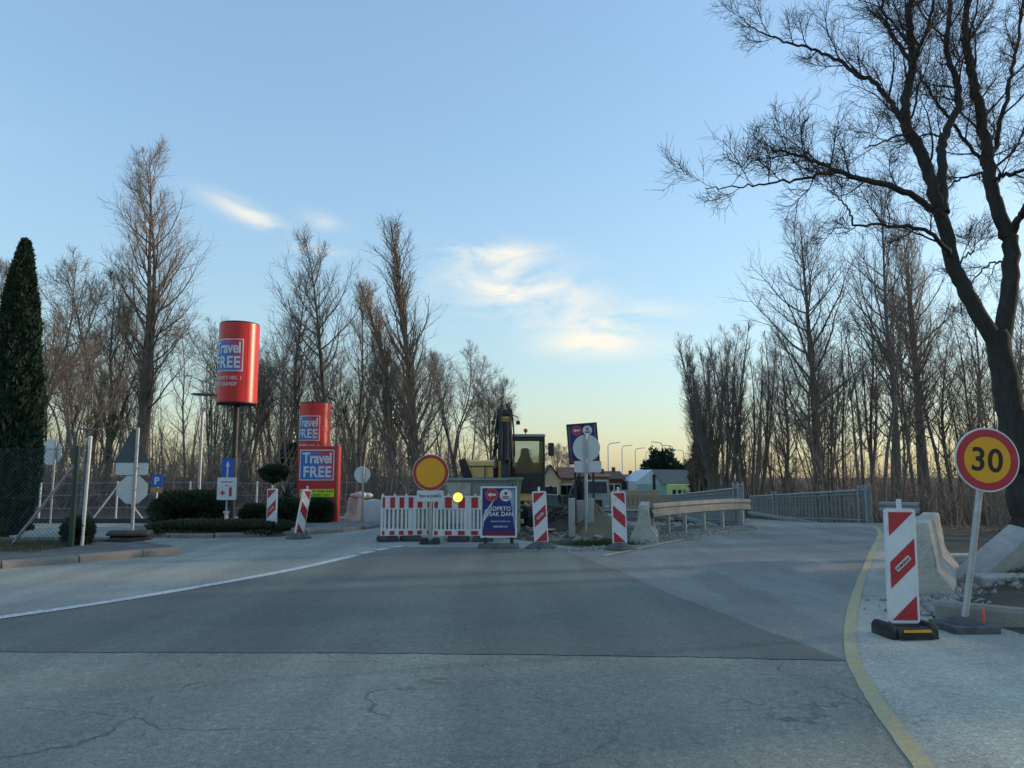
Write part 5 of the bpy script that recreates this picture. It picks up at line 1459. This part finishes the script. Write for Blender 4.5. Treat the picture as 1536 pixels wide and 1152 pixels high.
# ================================================================ far street lamps
def street_lamp(u, vt, tip, label):
    Yd = FPX * 5.6 / (VH - vt); p = at(u, 733, Yd)
    z = float(ground_h(p.x, Yd)); t = thing('street_lamp', label, 'street lamp', (p.x, Yd, z), 0, 'tall curved street lamps along the far road')
    h = at(u, vt, Yd).z - z; k = (tip - u) / FPX * Yd
    MB().tube([(0, 0, 0), (0, 0, h * .5), (0, 0, h - .7)] + [(k * .35 * (1 - math.cos(a)), 0, h - .7 + .62 * math.sin(a)) for a in (.4, .9, 1.3)] + [(k * .6, 0, h - .04), (k * .85, 0, h)], [.12, .10, .09, .085, .08, .075, .07, .065], 7).build('pole', M_WHITE, t, smooth=True)
    MB().box((k * .95, 0, h), (abs(k) * .3, .28, .10)).build('lamp_head', M_TRIM, t, .02)
for u, vt, tip, lab in ((913, 664, 929, 'arm to the right, first by the works'), (934, 668, 948, 'arm to the right, second by the works'), (954, 672, 967, 'arm to the right, third by the works'), (970, 677, 980, 'arm to the right, fourth by the works'),
                        (995, 663, 980, 'arm to the left before the dark conifer'), (1011, 668, 997, 'arm to the left beside the dark conifer'), (1027, 675, 1016, 'arm to the left over the grey hall roof'), (1040, 680, 1030, 'arm to the left at the hall end'), (1052, 684, 1044, 'arm to the left by the wood edge')):
    street_lamp(u, vt, tip, 'far curved street lamp, ' + lab)

# disc lamps on the left
def disc_lamp(u, vt, Yd, wpx, label):
    p = at(u, vt, Yd); z = 0.0
    t = thing('disc_lamp', label, 'lamp post', (p.x, Yd, z), 0, 'lamp posts with flat disc tops by the parking area')
    h = p.z; r = wpx / FPX * Yd / 2
    MB().cyl((0, 0, 0), (0, 0, h - .62), .055, .045, 12).build('pole', M_GALV, t, smooth=True)
    MB().lathe([(.05, h - .75), (.055, h - .62), (.10, h - .50), (.095, h - .44), (.0001, h - .43)], 16).build('lamp_body', M_WHITE, t, smooth=True)
    for a in (.5, 2.6, 4.7): MB().tube([(.08 * math.cos(a), .08 * math.sin(a), h - .5), (r * .62 * math.cos(a), r * .62 * math.sin(a), h - .03)], .012, 6).build('stay_rod', M_GALV, t)
    MB().lathe([(r * .9, h - .035), (r, h - .02), (r * .97, h), (r * .2, h + .03), (.0001, h + .03)], 32).build('disc', M_TRIM, t, smooth=True)
disc_lamp(305.5, 591, 24.3, 37, 'lamp post with flat disc top between the hedge and the high red drum')
disc_lamp(129, 643, 36.0, 25, 'farther lamp post with flat disc top behind the end of the mesh fence')

# ================================================================ fences on the left
Yf = 14.7
xa, xb = -14.2, at(108, 800, Yf).x
t = thing('mesh_fence', 'dark green chain-link fence with a grey brace before the evergreen column', 'fence', (xb, Yf, .06), 0)
hF = at(108, 672, Yf).z - .06; Lf = xb - xa
for i, x in enumerate((0, -2.6, -5.2)):
    MB().cyl((x, 0, -.1), (x, 0, hF + .04), .05 if i == 0 else .03, n=12).build('post', M_DARKGREEN, t, smooth=True)
for z in (hF - .02, hF * .5, .1): MB().tube([(0, -.03, z), (-Lf, -.03, z)], .006, 5).build('strand', M_DARKGREEN, t)
mb = MB(); st_ = .085
M_WIRE = mat('coated_wire', (.02, .045, .04), .5, var=.2)
n = int((Lf + hF) / st_)
for i in range(n):
    s0 = i * st_ - hF
    for sg in (0, 1):
        a0, a1 = s0, s0 + hF
        za, zb = .05, hF - .03
        if a0 < 0: za = .05 + (0 - a0) * (hF - .08) / hF; a0 = 0
        if a1 > Lf: zb = .05 + (Lf - s0) * (hF - .08) / hF; a1 = Lf
        if a1 - a0 < .05: continue
        if sg: mb.tube([(-a0, -.034, za), (-a1, -.034, zb)], .0028, 3)
        else: mb.tube([(-a0, -.030, hF + .02 - za), (-a1, -.030, hF + .02 - zb)], .0028, 3)
o = mb.build('wire_mesh', M_WIRE, t); o['kind'] = 'stuff'
pa, pb = at(14, 822, Yf + .25), at(121, 686, Yf + .2)
MB().tube([pa - t.location, pb - t.location], .028, 8).build('brace', M_GALV, t, smooth=True)
pg = at(122, 825, 15.0); hg = at(126, 658, 15.0).z
o = MB().cyl((0, 0, 0), (.04, 0, hg - .05), .036, .030, 12).sphere((.04, 0, hg - .05), .036, 10, 6).build('fence_end_post', M_ALUBACK, None, smooth=True); o.location = (pg.x, 15.0, .07)
tag(o, 'pale galvanised end post standing beside the green fence corner', 'post')

t = thing('wire_fence', 'pale posts, braces and thin wires fencing the parking area from the wood', 'fence', (-12, 24.2, 0), 0)
for u, v0 in ((62, 724), (177, 722), (286, 722), (386, 722), (500, 724)):
    p = at(u, v0, 24.2); MB().cyl((p.x + 12, 0, -.1), (p.x + 12, 0, p.z), .028, n=8).build('post', M_WHITE, t)
for (ua, va), (ub, vb_) in (((134, 785), (176, 730)), ((219, 785), (178, 730))):
    a, b_ = at(ua, va, 24.2), at(ub, vb_, 24.2); o_ = Vector((12, -24.2, 0)); MB().tube([a + o_, b_ + o_], .024, 7).build('brace', M_WHITE, t)
for z in (1.22, .85, .45):
    mb = MB(); mb.tube([(-9, 0, z), (-2, 0, z - .03), (1, 0, z + .01), (4, 0, z - .03), (7.5, 0, z)], .008, 5); mb.build('wire', M_GALV, t)
o = MB().box((0, 0, .06), (11, .12, .16)).build('low_board', M_CABPAINT, None, .01); o.location = (-13.5, 23.6, 0); tag(o, 'low dark edging board along the back of the parking area', 'edging')

# ================================================================ greenery
M_CONIFER = mat('conifer_green', (.018, .042, .022), .8, var=.4, scale=2.5)
M_HEDGE = mat('hedge_green', (.034, .062, .028), .75, var=.4, scale=3)
M_COVER = mat('cover_green', (.045, .055, .026), .8, var=.4, scale=3)
M_CORE = mat('dark_core', (.010, .014, .008), .95, var=.3)  # near-black colour of the solid cores added inside foliage to stop light
M_GRASS = mat('grass', (.085, .085, .035), .85, var=.4, scale=4)
M_GRASSGREEN = mat('green_grass', (.045, .075, .02), .85, var=.35, scale=4)
M_YUCCA = mat('yucca_leaf', (.04, .065, .05), .6, var=.3, scale=3)

def leaves(name, P, N, size, m, parent, seed, up=.35):
    rg = np.random.default_rng(seed); n = len(P)
    d = unit(N + rg.normal(0, .55, (n, 3)) + np.array([0, 0, up]))
    sd_ = unit(np.cross(d, rg.normal(0, 1, (n, 3))))
    s = size * rg.uniform(.6, 1.4, (n, 1))
    b = P - d * s * .5; t = P + d * s
    V = np.stack([b, P + sd_ * s * .42, t, P - sd_ * s * .42], 1).reshape(-1, 3)
    F = np.arange(4 * n).reshape(-1, 4)
    return link(name, np_mesh(name, V, F), m, parent)

def superell(n, dims, e, rg, lump=.08, half=False):
    d = unit(rg.normal(0, 1, (n, 3)))
    if half: d[:, 2] = np.abs(d[:, 2])
    k = (np.abs(d) ** e).sum(1) ** (-1 / e)
    l = 1 + lump * np.sin(d[:, 0] * 7 + d[:, 2] * 5) + lump * .8 * np.sin(d[:, 1] * 11 - d[:, 2] * 9 + 1) + rg.normal(0, lump * .55, n)
    return d * (k * l)[:, None] * np.array(dims), unit(d / np.array(dims))

def shrub(name, label, cat, loc, dims, n, size, m, e=2.0, seed=0, half=False, stem=0.0, lump=.07, group=None):
    rg = np.random.default_rng(seed)
    t = thing(name, label, cat, loc, 0, group)
    P, N = superell(n, dims, e, rg, lump, half)
    c = np.array([0, 0, stem + (0 if half else dims[2])])
    leaves('foliage', P + c, N, size, m, t, seed)
    Pc, Nc = [], None
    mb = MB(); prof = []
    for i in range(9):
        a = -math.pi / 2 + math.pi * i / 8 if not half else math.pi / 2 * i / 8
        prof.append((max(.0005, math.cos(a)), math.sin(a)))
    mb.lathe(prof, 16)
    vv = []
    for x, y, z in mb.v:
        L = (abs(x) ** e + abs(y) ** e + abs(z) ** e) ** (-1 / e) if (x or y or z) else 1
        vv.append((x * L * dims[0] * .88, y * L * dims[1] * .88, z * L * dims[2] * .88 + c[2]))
    mb.v = vv; mb.build('light_block_core', M_CORE, t, smooth=True)  # added solid core that blocks light through the leaves, no real branches
    if stem: MB().tube([(0, 0, -.05), (.02, 0, stem * .5), (0, 0, stem + dims[2] * .6)], .05, 8).build('stem', M_BARK, t)
    return t

# dark evergreen column
p = at(4, 800, 17.6); hz_ = at(8, 362, 17.6).z
t = thing('columnar_conifer', 'tall dark evergreen column behind the chain-link fence', 'tree', (p.x, 17.6, .0), 0)
rg = np.random.default_rng(50); n = 30000
zz = rg.uniform(.02, 1, n) ** .9; an = rg.uniform(0, 6.283, n)
rad_ = .60 * np.clip(np.where(zz < .35, .84 + .16 * zz / .35, ((1 - zz) / .65) ** .62), .02, 1) * (1 + .10 * np.sin(an * 5 + zz * 24) + .07 * np.sin(an * 9 - zz * 50)) * rg.uniform(.82, 1.06, n)
P = np.stack([rad_ * np.cos(an), rad_ * np.sin(an), zz * hz_], 1); N = np.stack([np.cos(an), np.sin(an), np.full(n, .5)], 1)
leaves('crown', P, N, .095, M_CONIFER, t, 51, 1.0)
MB().lathe([(.40, .1), (.45, hz_ * .35), (.36, hz_ * .55), (.2, hz_ * .8), (.03, hz_ * .96)], 20).build('light_block_core', M_CORE, t, smooth=True)  # added dark filler inside the column, keeps light from shining through
MB().cyl((0, 0, -.1), (0, 0, hz_ * .5), .14, .06).build('trunk', M_BARK, t)

def sh_px(name, label, cat, u0, u1, v0, vb, depth, n, size, m, **k):
    b0 = G((u0 + u1) / 2, vb); Y = b0.y + depth / 2
    w = (u1 - u0) / FPX * Y; h = (vb - v0) / FPX * Y
    return shrub(name, label, cat, (b0.x * Y / b0.y, Y, .06), (w / 2, depth / 2, h / 2 if not k.get('half') else h), n, size, m, **k)
sh_px('hedge', 'broad dark clipped hedge beside the one-way sign', 'hedge', 240, 327, 748, 800, 1.6, 9000, .075, M_HEDGE, e=3.2, seed=61)
sh_px('ground_cover', 'low mat of dark ground cover along the island kerb', 'ground cover', 238, 425, 790, 806, 1.3, 7000, .06, M_COVER, e=4, seed=62, lump=.05)
sh_px('ball_shrub', 'clipped dark green ball shrub before the red pylon', 'shrub', 455, 497, 753, 789, .85, 4500, .05, M_HEDGE, e=2.6, seed=63, lump=.03)
p = at(411, 722, 23.0); sh = shrub('topiary', 'dark clipped topiary cap on a thin stem above the yucca', 'shrub', (p.x, 23, .05), (.38, .38, .24), 2600, .05, M_HEDGE, e=2.2, seed=64, stem=p.z - .05)
sh_px('shrub', 'dark low shrub between the beacon boards', 'shrub', 410, 452, 755, 796, .8, 3000, .06, M_HEDGE, e=2.3, seed=65)
sh_px('shrub', 'small dark shrub under the topiary cap', 'shrub', 362, 396, 763, 796, .7, 2500, .06, M_HEDGE, e=2.3, seed=66)
sh_px('shrub', 'dark shrub at the foot of the fence end post', 'shrub', 98, 132, 785, 826, .6, 2200, .06, M_HEDGE, e=2.3, seed=67)
p = at(436, 662, 40); shrub('small_conifer', 'small dark pointed conifer in the wood beside the red pylon', 'tree', (p.x, 40, 0), (.8, .8, p.z / 2), 4000, .12, M_CONIFER, e=1.5, seed=68)
p = at(990, 678, 118); z_ = float(ground_h(p.x, 118)); shrub('dark_conifer', 'dark bushy evergreen behind the pale hall', 'tree', (p.x, 118, z_), (2.3, 2.3, (p.z - z_) / 2), 5000, .30, M_CONIFER, e=1.8, seed=69, lump=.16)
p = at(1022, 697, 116); shrub('dark_conifer', 'lower dark evergreen at the hall roof end', 'tree', (p.x, 116, z_), (2.0, 2, (p.z - z_) / 2), 3000, .28, M_CONIFER, e=2, seed=70, lump=.16)
p = at(1049, 668, 62); z_ = float(ground_h(p.x, 62)); shrub('dark_conifer', 'dark narrow evergreen at the edge of the wood by the railing', 'tree', (p.x, 62, z_), (.75, .75, (p.z - z_) / 2), 3500, .16, M_CONIFER, e=2.6, seed=71, lump=.10)

# yucca
p = G(412, 794); t = thing('yucca', 'spiky grey-green yucca behind the narrow striped board', 'plant', (p.x, p.y + .9, .08), 0)
rr_ = random.Random(4)
for i in range(56):
    a = rr_.uniform(0, 6.28); el = rr_.uniform(.1, 1.3); L = rr_.uniform(.45, .75); z0 = rr_.uniform(.45, .8)
    d = Vector((math.cos(a) * math.cos(el), math.sin(a) * math.cos(el), math.sin(el))); sdv = Vector((-math.sin(a), math.cos(a), 0)); b_ = Vector((0, 0, z0))
    tip = b_ + d * L + Vector((0, 0, -.12 * math.cos(el)))
    MB().add([b_ + sdv * .02, b_ - sdv * .02, b_ + d * L * .5 - sdv * .026, b_ + d * L * .5 + sdv * .026, tip], [(0, 1, 2, 3), (3, 2, 4)]).build('leaf', M_YUCCA, t)
MB().cyl((0, 0, -.05), (0, 0, .8), .07, .09).build('stem', M_BARK, t)

def grass(name, label, pts_fn, n, h, m, seed):
    rg = np.random.default_rng(seed); P = pts_fn(rg, n); n = len(P)
    d = unit(np.stack([rg.normal(0, .4, n), rg.normal(0, .4, n), np.ones(n)], 1)); s = unit(np.stack([rg.normal(0, 1, n), rg.normal(0, 1, n), np.zeros(n)], 1))
    L = h * rg.uniform(.4, 1.3, (n, 1))
    V = np.stack([P - s * .006, P + s * .006, P + d * L], 1).reshape(-1, 3)
    return tag(link(name, np_mesh(name, V, np.arange(3 * n).reshape(-1, 3)), m), label, 'grass', kind='stuff')
grass('grass', 'dry short grass on the verge at the foot of the mesh fence', lambda rg, n: np.stack([rg.uniform(-14, -8.3, n), rg.uniform(13.6, 16, n), np.full(n, .085)], 1), 9000, .10, M_GRASS, 81)
def bank(rg, n):
    x = rg.uniform(5.6, 11, n); y = rg.uniform(7.35, 13, n); k = ((x - 5.4) / 5.6 < rg.uniform(0, 1.6, n)) & (x / y > .60); x, y = x[k], y[k]
    return np.stack([x, y, ground_h(x, y)], 1)
grass('grass', 'sparse dull grass on the earth bank behind the right kerb', bank, 9000, .06, M_GRASS, 82)
def tuft(rg, n):
    p = G(905, 817); return np.stack([p.x + rg.normal(0, .33, n), p.y + rg.normal(0, .14, n), np.zeros(n)], 1)
grass('grass', 'green grass tuft beside the reversed striped board', tuft, 2500, .12, M_GRASSGREEN, 83)

# loose gravel and rubble along the edges
M_STONE = mat('gravel_stone', (.28, .27, .245), .95, var=.4, scale=12)
def stones(name, label, P, smin, smax, seed):
    rg = np.random.default_rng(seed); n = len(P)
    base = np.array([[1, 0, 0], [-1, 0, 0], [0, 1, 0], [0, -1, 0], [0, 0, 1], [0, 0, -1]], float)
    tri = np.array([[0, 2, 4], [2, 1, 4], [1, 3, 4], [3, 0, 4], [2, 0, 5], [1, 2, 5], [3, 1, 5], [0, 3, 5]])
    s = smin + (smax - smin) * rg.uniform(0, 1, (n, 1, 1)) ** 3
    V = base[None] * rg.uniform(.6, 1.3, (n, 6, 3)) * s
    V = V + rg.normal(0, .2, (n, 6, 3)) * s; V[..., 2] *= .7
    V = V + P[:, None]
    F = (tri[None] + 6 * np.arange(n)[:, None, None]).reshape(-1, 3)
    return tag(link(name, np_mesh(name, V.reshape(-1, 3), F), M_STONE), label, 'gravel', kind='stuff')
def along(pl, n, wd, rg, z=.02):
    P = np.array([p[:] for p in smooth_line(pl, 10)]); i = rg.integers(0, len(P) - 1, n); f = rg.uniform(0, 1, (n, 1))
    q = P[i] * (1 - f) + P[i + 1] * f; d = P[i + 1] - P[i]; nn = unit(np.stack([-d[:, 1], d[:, 0], np.zeros(n)], 1))
    q = q + nn * rg.normal(0, wd, (n, 1)); q[:, 2] += z; return q
rg = np.random.default_rng(90)
stones('gravel', 'grey gravel strewn under the curved guardrail', along([Vector((2.4, 16.4, 0)), Vector((3.5, 18.0, 0)), Vector((5.0, 20.1, 0)), Vector((6.6, 22, 0))], 2600, .28, rg, .01), .012, .07, 91)
stones('gravel', 'loose stones and rubble round the foot of the pale concrete barrier', along(px([(1395, 925), (1412, 895), (1440, 870), (1480, 850)]), 1500, .22, rg, .02), .01, .09, 92)
stones('gravel', 'pale gravel behind the planted island kerb by the red pylon', along(px([(440, 800), (505, 795), (560, 788)]) , 1600, .22, rg, .09), .01, .04, 93)
stones('gravel', 'gravel and crumbs along the broken edge of the closed road', along(px([(795, 822), (850, 826), (905, 823), (935, 822)]), 1500, .16, rg, .01), .008, .04, 94)
q = np.stack([rg.uniform(-3, 5.5, 700), rg.uniform(2.2, 12, 700), np.full(700, .014)], 1)
stones('gravel', 'scattered tiny stone chips on the carriageway', q[:260], .003, .010, 95)
q = np.stack([rg.uniform(5.4, 10.5, 900), rg.uniform(7.3, 13.5, 900), np.zeros(900)], 1); q = q[q[:, 0] / q[:, 1] > .59]; q[:, 2] = ground_h(q[:, 0], q[:, 1])
stones('gravel', 'stones lying on the earth bank behind the right kerb', q, .01, .08, 96)
def works(rg, n):
    x = rg.uniform(-1.5, 6.3, n); y = rg.uniform(17, 40, n); k = (x < 1.2) | (y > 15.5 + 1.6 * (x - 1.2)) ; x, y = x[k], y[k]
    return np.stack([x, y, ground_h(x, y) + .01], 1)
stones('gravel', 'rubble spread over the torn-up road works', works(rg, 2600), .02, .14, 97)

# ================================================================ far houses
M_RENDER = mat('warm_render', (.62, .47, .30), .9, var=.08, scale=1)
M_OCHRE = mat('ochre_render', (.40, .29, .14), .9, var=.1, scale=1)
M_ROOF = mat('brown_roof', (.13, .075, .055), .9, var=.2, scale=2)
M_ROOFGREY = mat('grey_roof', (.20, .21, .22), .7, var=.1, scale=1)
M_MINT = mat('mint_cladding', (.20, .42, .36), .7, var=.06, scale=1)
M_PALEBLUE = mat('pale_cladding', (.50, .58, .62), .7, var=.06, scale=1)
M_LIMEWALL = mat('lime_cladding', (.56, .66, .26), .7, var=.08, scale=1)
M_PANE = mat('dark_pane', (.03, .035, .04), .15, var=.1)
def house(label, u0, u1, vr, ve, Yd, depth, wallm, roofm, gable=True, win=((.3, .5), (.7, .5)), rz=0.0, cat='house'):
    a, b_ = at(u0, 730, Yd), at(u1, 730, Yd); cx = (a.x + b_.x) / 2; W = b_.x - a.x
    z0 = float(ground_h(cx, Yd)); ze = at(u0, ve, Yd).z - z0; zr = at(u0, vr, Yd).z - z0
    t = thing('house', label, cat, (cx, Yd, z0 - .1), rz)
    if gable:
        MB().prism([(-W / 2, 0), (W / 2, 0), (W / 2, ze), (0, zr), (-W / 2, ze)], 0, depth).build('wall', wallm, t)
        for sx in (-1, 1):
            o = MB().add([(0, -.3, zr + .12), (sx * (W / 2 + .35), -.3, ze - .1), (sx * (W / 2 + .35), depth + .3, ze - .1), (0, depth + .3, zr + .12), (0, -.3, zr - .02), (sx * (W / 2 + .35), -.3, ze - .24), (sx * (W / 2 + .35), depth + .3, ze - .24), (0, depth + .3, zr - .02)],
                     [(0, 1, 2, 3), (4, 7, 6, 5), (0, 4, 5, 1), (1, 5, 6, 2), (2, 6, 7, 3), (3, 7, 4, 0)]).build('roof', roofm, t); o.location.z = .03
    else:
        MB().extx([(0, 0), (depth, 0), (depth, ze), (depth / 2, zr), (0, ze)], -W / 2, W / 2).build('wall', wallm, t)
        for sy in (0, 1):
            ya, yb = (-.35, depth / 2) if sy == 0 else (depth / 2, depth + .35); za, zb = (ze - .1, zr + .12) if sy == 0 else (zr + .12, ze - .1)
            MB().extx([(ya, za), (yb, zb), (yb, zb + .14), (ya, za + .14)], -W / 2 - .3, W / 2 + .3).build('roof', roofm, t)
        MB().box((W * .22, depth / 2, zr + .4), (.5, .5, .9)).build('chimney', M_ROOF, t)
    for fx, fz in win:
        x = -W / 2 + W * fx; z = ze * fz
        w_ = MB().box((x, -.02, z), (1.0, .06, 1.1)).build('window', M_WHITE, t); MB().box((x, -.06, z), (.8, .03, .9)).build('pane', M_PANE, w_)
    return t
house('far gabled house with warm lit render right of the excavator cab', 815, 837, 697, 715, 92, 9, M_RENDER, M_ROOF)
house('far long ochre house with wide brown roof behind the small excavator', 842, 900, 702, 716, 100, 9, M_OCHRE, M_ROOF, False, ((.2, .6), (.5, .6), (.8, .6)))
house('far yellow house end beside the tiny round signs', 890, 914, 712, 714, 96, 6, M_OCHRE, M_ROOF, False, ((.5, .5),))
house('far dark brick house behind the street lamps', 908, 934, 708, 717, 112, 9, M_ROOF, M_ROOF, False, ((.3, .6), (.7, .6)))
house('far low red-roofed house behind the third street lamp', 934, 960, 713, 720, 116, 9, M_OCHRE, mat('red_roof', (.24, .08, .06), .9), False, ((.3, .6), (.7, .6)))
# pale hall with mint band
Yd = 104; a, b_ = at(955, 735, Yd), at(1003, 735, Yd); z0 = float(ground_h(a.x, Yd)); W = b_.x - a.x
t = thing('hall', 'pale blue gabled hall with mint base band and long grey roof', 'building', ((a.x + b_.x) / 2, Yd, z0 - .1), 0)
zr = at(975, 703, Yd).z - z0; ze = at(955, 721, Yd).z - z0; zb = at(955, 725, Yd).z - z0
Lh = at(1075, 735, Yd).x - a.x
MB().prism([(-W / 2, 0), (W / 2, 0), (W / 2, ze), (0, zr), (-W / 2, ze)], 0, 14).build('wall', M_PALEBLUE, t)
MB().prism([(-W / 2 - .02, 0), (W / 2 + .02, 0), (W / 2 + .02, zb), (-W / 2 - .02, zb)], -.06, -.01).build('mint_band', M_MINT, t)
MB().box((.2, -.08, zr * .45), (.35, .1, zr * .8)).build('door', M_PANE, t)
MB().add([(0, -.2, zr), (Lh - W / 2, -.2, zr - .1), (Lh - W / 2 + 1.2, -.5, ze - .15), (W / 2 - 1.0, -.5, ze - .3), (0, 6, zr), (Lh - W / 2, 6, zr - .1)], [(0, 1, 2, 3), (0, 4, 5, 1), (0, 3, 4), (1, 5, 2)]).build('roof', M_ROOFGREY, t)
MB().box((Lh / 2 + .2, .5, ze / 2 - .1), (Lh - W, .3, ze - .3)).build('side_wall', M_PALEBLUE, t)
ca, cb_ = at(1007, 726, 98), at(1056, 735, 98)
zs = float(ground_h(ca.x, 98))
t2 = thing('shop_building', 'low lime green building before the grey hall roof', 'building', ((ca.x + cb_.x) / 2, 98, zs - .05), 0)
Wc = cb_.x - ca.x; hc = ca.z - zs
MB().box((0, 1.5, hc / 2), (Wc, 3, hc)).build('wall', M_LIMEWALL, t2, .05)
for i in range(6): MB().box((-Wc / 2 + Wc * (i + .5) / 6, -.02, hc * .5), (.4, .06, hc * .45)).build('window', M_PANE, t2)
